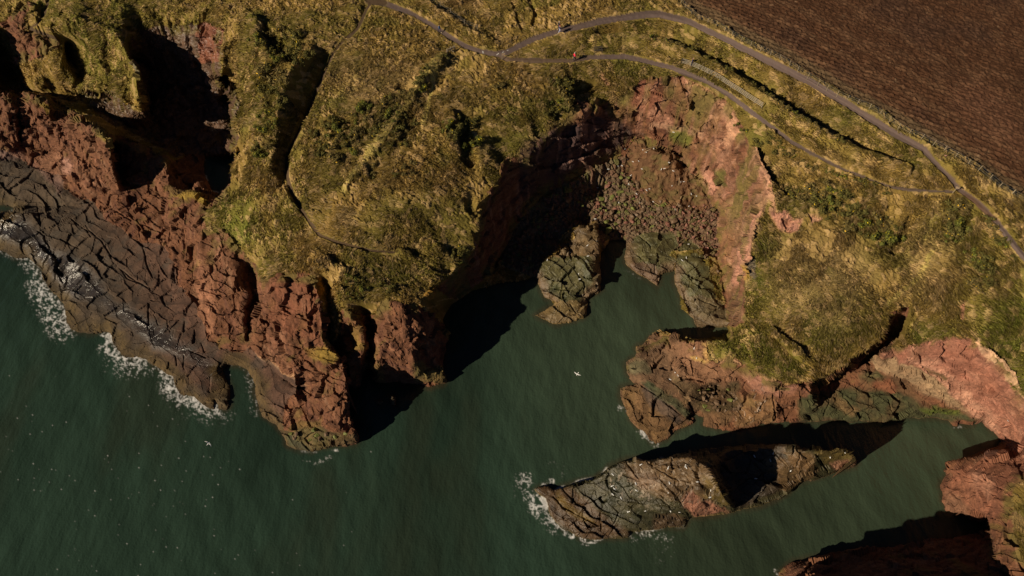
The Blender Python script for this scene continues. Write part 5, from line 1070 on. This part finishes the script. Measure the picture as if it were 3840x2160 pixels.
# --- people
M_SKIN = plain('skin', (0.45, 0.28, 0.2), 0.6)
def cloth(name, rgb): return plain(name, rgb, 0.9, 20, 0.15)
M_HAIR = cloth('dark_hair', (0.05, 0.03, 0.02)); M_CAP = cloth('pale_hat', (0.5, 0.45, 0.42)); M_SHOE = cloth('pale_shoe', (0.55, 0.5, 0.3)); M_BLACK = cloth('black_coat', (0.02, 0.02, 0.024)); M_NAVY = cloth('navy_jacket', (0.03, 0.03, 0.07)); M_BLUE = cloth('blue_jacket', (0.03, 0.12, 0.28)); M_RED = cloth('red_jacket', (0.7, 0.03, 0.07)); M_JEAN = cloth('pale_jeans', (0.32, 0.36, 0.50)); M_DJEAN = cloth('dark_trousers', (0.03, 0.03, 0.05)); M_REDH = cloth('red_hat', (0.4, 0.02, 0.02))
def skin_obj(name, joints, edges, mat, parent, sub=1):
    me = bpy.data.meshes.new(name); me.from_pydata([j[:3] for j in joints], edges, [])
    o = link(name, me, mat, parent)
    md = o.modifiers.new('skin', 'SKIN'); md.use_smooth_shade = True
    for i, j in enumerate(joints):
        sv = me.skin_vertices[0].data[i]; sv.radius = (j[3], j[4] if len(j) > 4 else j[3]); sv.use_root = (i == 0)
    s = o.modifiers.new('subsurf', 'SUBSURF'); s.levels = sub; s.render_levels = sub
    return o
def person(u, v, heading, jacket, legs, hat, shoe, label, stride=0.28, hair=True):
    t = empty('person', at(u, v) + Vector((0, 0, 0.06)), heading)
    # body: pelvis root, spine, head, arms and legs as one surface; x is forward
    J = [(0, 0, .95, .12, .14), (0, 0, 1.2, .11, .15), (0.02, 0, 1.42, .09, .15), (0.03, 0, 1.53, .05), (0.05, 0, 1.60, .075), (0.05, 0, 1.72, .07)]
    E_ = [(0, 1), (1, 2), (2, 3), (3, 4), (4, 5)]
    for s in (-1, 1):
        f = s * stride; n0 = len(J)
        J += [(0.02, s * .2, 1.41, .05), (-f * .5 - 0.02, s * .25, 1.14, .042), (-f * .5 + .14, s * .24, .93, .032), (-f * .5 + .2, s * .235, .87, .03)]; E_ += [(2, n0), (n0, n0 + 1), (n0 + 1, n0 + 2), (n0 + 2, n0 + 3)]
        for k in range(4):
            nf = len(J); yy = s * (.235) + (k - 1.5) * .018
            J += [(-f * .5 + .25, yy, .82 + (.004 if k in (1, 2) else .01), .009), (-f * .5 + .262, yy, .79 - (.008 if k in (1, 2) else 0), .008)]; E_ += [(n0 + 3, nf), (nf, nf + 1)]
        nf = len(J); J += [(-f * .5 + .235, s * .2, .86, .01), (-f * .5 + .265, s * .195, .83, .009)]; E_ += [(n0 + 3, nf), (nf, nf + 1)]
        n1 = len(J); J += [(0.0, s * .1, .9, .085), (f * .55, s * .105, .5, .06), (f - 0.03, s * .11, .1, .042), (f + .12, s * .12, .035, .035)]; E_ += [(0, n1), (n1, n1 + 1), (n1 + 1, n1 + 2), (n1 + 2, n1 + 3)]
    skin_obj('body', J, E_, M_SKIN, t)
    skin_obj('jacket', [(0, 0, .86, .16, .19), (0, 0, 1.1, .15, .19), (0.02, 0, 1.42, .11, .185), (0.03, 0, 1.5, .07)] + [q for s in (-1, 1) for q in ((0.02, s * .21, 1.4, .075), (-s * stride * .5 - .02, s * .26, 1.14, .065), (-s * stride * .5 + .13, s * .25, .95, .05))], [(0, 1), (1, 2), (2, 3), (2, 4), (4, 5), (5, 6), (2, 7), (7, 8), (8, 9)], jacket, t)
    skin_obj('trousers', [(0, 0, .92, .14, .17)] + [q for s in (-1, 1) for q in ((0, s * .1, .86, .105), (s * stride * .55, s * .105, .5, .078), (s * stride - .03, s * .11, .12, .062))], [(0, 1), (1, 2), (2, 3), (0, 4), (4, 5), (5, 6)], legs, t)
    for s in (-1, 1):
        bm = bmesh.new(); add_ball(bm, (s * stride + .06, s * .115, .04), (.145, .055, .05), 1); bm_obj('shoe', bm, shoe, t, True)
    bm = bmesh.new(); add_ball(bm, (0.03, 0, 1.70), (.105, .095, .085), 2); bm_obj('hat' if hat is not M_HAIR else 'hair', bm, hat, t, True)
    bm = bmesh.new(); add_ball(bm, (0.145, 0, 1.63), (.016, .014, .02), 1); bm_obj('nose', bm, M_SKIN, t, True)
    tag(t, label, 'person'); t.scale = (1.05,) * 3
    return t
person(1650, 121, math.radians(-32), M_BLUE, M_DJEAN, M_HAIR, M_SHOE, 'person in a blue jacket walking the upper path at the left')
person(2096, 110, math.radians(195), M_BLACK, M_DJEAN, M_CAP, M_SHOE, 'person in a long black coat and pale hat on the upper path verge')
person(2099, 124, math.radians(195), M_NAVY, M_JEAN, M_REDH, M_SHOE, 'person in navy jacket, pale jeans and red hat on the upper path', 0.34)
person(2154, 228, math.radians(10), M_RED, M_DJEAN, M_CAP, M_DJEAN, 'person in a bright red jacket on the lower path')
person(2590, 250, math.radians(-18), M_NAVY, M_DJEAN, M_SKIN, M_DJEAN, 'person in dark navy leaning at the pale rail fence', 0.05)

# --- gorse and bramble
M_LEAF = []
for nm, rgb in (('gorse_leaf', (0.095, 0.085, 0.024)), ('bramble_leaf', (0.125, 0.098, 0.034)), ('green_leaf', (0.10, 0.105, 0.022))):
    m_, nt, b = new_mat(nm, 0.8); n, l = nt.nodes, nt.links
    a = n.new('ShaderNodeVertexColor'); a.layer_name = 'Col'; mx = n.new('ShaderNodeVectorMath'); mx.operation = 'MULTIPLY'; mx.inputs[1].default_value = rgb
    l.new(a.outputs['Color'], mx.inputs[0]); l.new(mx.outputs[0], b.inputs['Base Color']); b.inputs['Specular IOR Level'].default_value = 0.1; M_LEAF.append(m_)
def bush_mesh(seed, mat, nleaf=620):
    r = np.random.default_rng(seed)
    lob = r.normal(size=(7, 3)) * (0.5, 0.5, 0.16) + (0, 0, 0.42); rad = r.uniform(0.32, 0.6, 7)
    k = r.integers(0, 7, nleaf); d = r.normal(size=(nleaf, 3)); d /= np.linalg.norm(d, axis=1)[:, None]
    c = lob[k] + d * (rad[k] * r.uniform(0.55, 1.0, nleaf))[:, None] * (1, 1, 0.85); c[:, 2] = np.abs(c[:, 2])
    t = np.cross(d, r.normal(size=(nleaf, 3))); t /= np.linalg.norm(t, axis=1)[:, None]; bt = np.cross(d, t)
    t = t + 0.6 * d * r.normal(size=(nleaf, 1))
    s_ = r.uniform(0.07, 0.15, (nleaf, 1)); w_ = s_ * 0.55
    v = np.stack([c - t * s_, c + bt * w_, c + t * s_, c - bt * w_], 1).reshape(-1, 3)
    cc = np.repeat(r.uniform(0.55, 1.6, (nleaf, 1)), 4, 0) * np.ones((1, 3)); yel = np.repeat(r.random(nleaf) < 0.025, 4); cc[yel] = (5.5, 4.2, 1.0)
    me = mesh_np('bush', v, np.arange(nleaf * 4).reshape(-1, 4), cc); me.materials.append(mat)
    return me
def twig_mesh(seed):
    r = random.Random(seed); bm = bmesh.new()
    for k in range(6):
        a_ = k * 1.05 + r.random(); add_rod(bm, (0, 0, -0.2), (0.4 * math.cos(a_), 0.4 * math.sin(a_), 0.55), 0.04, 0.012, 5)
    me = bpy.data.meshes.new('stem'); bm.to_mesh(me); bm.free(); me.materials.append(M_DARKWOOD); return me
BUSH = [bush_mesh(200 + i, M_LEAF[(0, 0, 1, 2, 1)[i]]) for i in range(5)]; TWIG = twig_mesh(3)
def bush(u, v, r_, lb, gr, kind=None):
    o = bpy.data.objects.new('gorse_bush', BUSH[kind if kind is not None else random.choice((0, 1, 1, 2, 3, 4))]); COL.objects.link(o)
    o.location = at(u, v) - Vector((0, 0, 0.12)); o.scale = (r_, r_ * random.uniform(0.8, 1.1), r_ * random.uniform(0.75, 1.05)); o.rotation_euler = (0, 0, random.uniform(0, 6.28))
    t_ = link('stem', TWIG, None, o)
    tag(o, lb, 'bush', gr)
for s_, n_, gap, ra, lb in (('1390,388 1535,352 1510,420 1400,550 1300,590 1200,600 1180,520 1190,470', 34, 24, (0.7, 1.5), 'dark gorse bush in the diagonal thicket on the middle of the headland'),
        ('1530,362 1600,290 1655,225 1675,240 1615,330 1560,380', 9, 18, (0.6, 1.1), 'gorse bush in the narrow hedge running up to the stile'),
        ('1440,400 1545,410 1575,510 1480,570 1410,560', 12, 24, (0.6, 1.3), 'gorse bush in the clump right of the worn grass line'),
        ('960,90 1100,100 1130,190 1170,200 1100,260 1070,330 1000,330 960,250', 22, 22, (0.9, 1.9), 'tall dark bush at the head of the shaded valley'),
        ('985,330 1060,330 1050,420 1030,520 1000,640 960,560 970,430', 16, 24, (0.7, 1.4), 'dark bush along the ridge left of the shaded valley'),
        ('2940,705 3090,700 3200,760 3300,820 3370,880 3330,930 3200,890 3060,800', 34, 24, (0.7, 1.5), 'dark bramble bush in the thicket above the pink bare patch'),
        ('3570,755 3640,768 3600,920 3530,905', 12, 22, (0.8, 1.5), 'gorse bush in the clump below the signpost'), ('3620,940 3700,970 3712,1090 3650,1100', 9, 24, (0.7, 1.3), 'gorse bush in the lower right clump above the bowl'),
        ('3680,800 3800,930 3830,980 3800,970 3700,860', 7, 20, (0.6, 1.0), 'bush on the inner edge of the right-hand path'), ('1650,480 1720,455 1775,450 1790,560 1720,570', 11, 22, (0.8, 1.6), 'dark bush beside the hollow near the shaded cliff edge'),
        ('2080,300 2130,300 2140,345 2110,420 2060,460 2040,420', 11, 22, (0.8, 1.6), 'dark bush on the cliff edge at the top left corner of the cove'), ('1300,1030 1330,1010 1400,1015 1480,1090 1420,1115 1320,1110', 10, 24, (0.6, 1.2), 'bush in the hollow above the red promontory'),
        ('2740,420 2790,470 2840,520 2900,540 2960,590 2900,580 2800,520 2760,470', 9, 20, (0.5, 1.0), 'low bush between the lower path and the bare cliff edge'), ('1375,608 1420,612 1415,660 1375,660', 4, 16, (0.7, 1.2), 'bush of the small dark clump beside the worn grass line'),
        ('2440,150 2560,175 2680,240 2790,305 2860,350 2960,420 3040,465 3180,550 3190,560 3030,475 2860,365 2700,262 2560,195 2450,160', 26, 14, (0.4, 0.8), 'low bramble on the crest of the bank between the two paths'),
        ('2870,505 2960,560 3050,600 3150,650 3260,692 3350,722 3345,732 3240,704 3140,664 3040,614 2950,574 2865,520', 24, 12, (0.4, 0.75), 'low bush in the row on the seaward edge of the lower path'),
        ('1490,600 1560,620 1540,680 1480,660', 5, 22, (0.6, 1.0), 'bush of the faint clump in the middle of the rough grass'), ('1840,320 1880,310 1890,350 1850,360', 3, 18, (0.6, 1.0), 'bush of the three in the grass below the path fork'),
        ('1690,960 1740,930 1760,960 1720,1000', 4, 18, (0.7, 1.3), 'bush on the shaded notch of the headland rim')):
    for u, v in scatter(P(s_), n_, gap):
        bush(u, v, random.uniform(*ra), lb, 'gorse and bramble bushes')

# --- rough grass standing over the ground
sel = (lab == GRASS) & (verge < 0.05) & (td > 6) & (UU > -200) & (UU < 4050) & (VV > -150) & (VV < 2260) & land & (NZv > 0.08)
sel &= (fbm2(BX / 6, BY / 6, 407, 3) > -0.42)
ii, jj = np.nonzero(sel); N = 190000
pick = rng.choice(len(ii), min(N, len(ii)), replace=False); ii, jj = ii[pick], jj[pick]; N = len(ii)
px = TX[ii, jj]; py = TY[ii, jj]; pz = TZ[ii, jj] - 0.03
ang = -1.9 + 2.6 * fbm2(px / 5, py / 5, 401, 3) + rng.normal(size=N) * 0.3
ln_ = rng.uniform(0.4, 0.95, N) * (1 + 0.9 * fbm2(px / 5, py / 5, 405, 3)).clip(0.35, 2); wd = rng.uniform(0.09, 0.2, N); ht = rng.uniform(0.05, 0.2, N)
dx, dy = np.cos(ang), np.sin(ang)
v = np.empty((N, 4, 3), np.float32)
v[:, 0] = np.stack([px - dy * wd, py + dx * wd, pz], -1)
v[:, 1] = np.stack([px + dy * wd, py - dx * wd, pz], -1)
v[:, 2] = np.stack([px + dx * ln_ * .55 + dy * wd * .7, py + dy * ln_ * .55 - dx * wd * .7, pz + ht], -1)
v[:, 3] = np.stack([px + dx * ln_ - dy * wd * 0.2, py + dy * ln_ + dx * wd * 0.2, pz + ht * 0.75], -1)
cc = col[ii, jj] * rng.uniform(0.8, 1.5, (N, 1)).astype(np.float32)
st_ = (rng.random(N) < 0.12)[:, None]; cc = np.where(st_, cc * 0.4 + 0.6 * np.array((0.34, 0.25, 0.13), np.float32), cc)
tag(link('dry_grass', mesh_np('dry_grass', v.reshape(-1, 3), np.arange(N * 4).reshape(-1, 4), np.repeat(cc, 4, 0)), M_GRASS), kind='stuff')
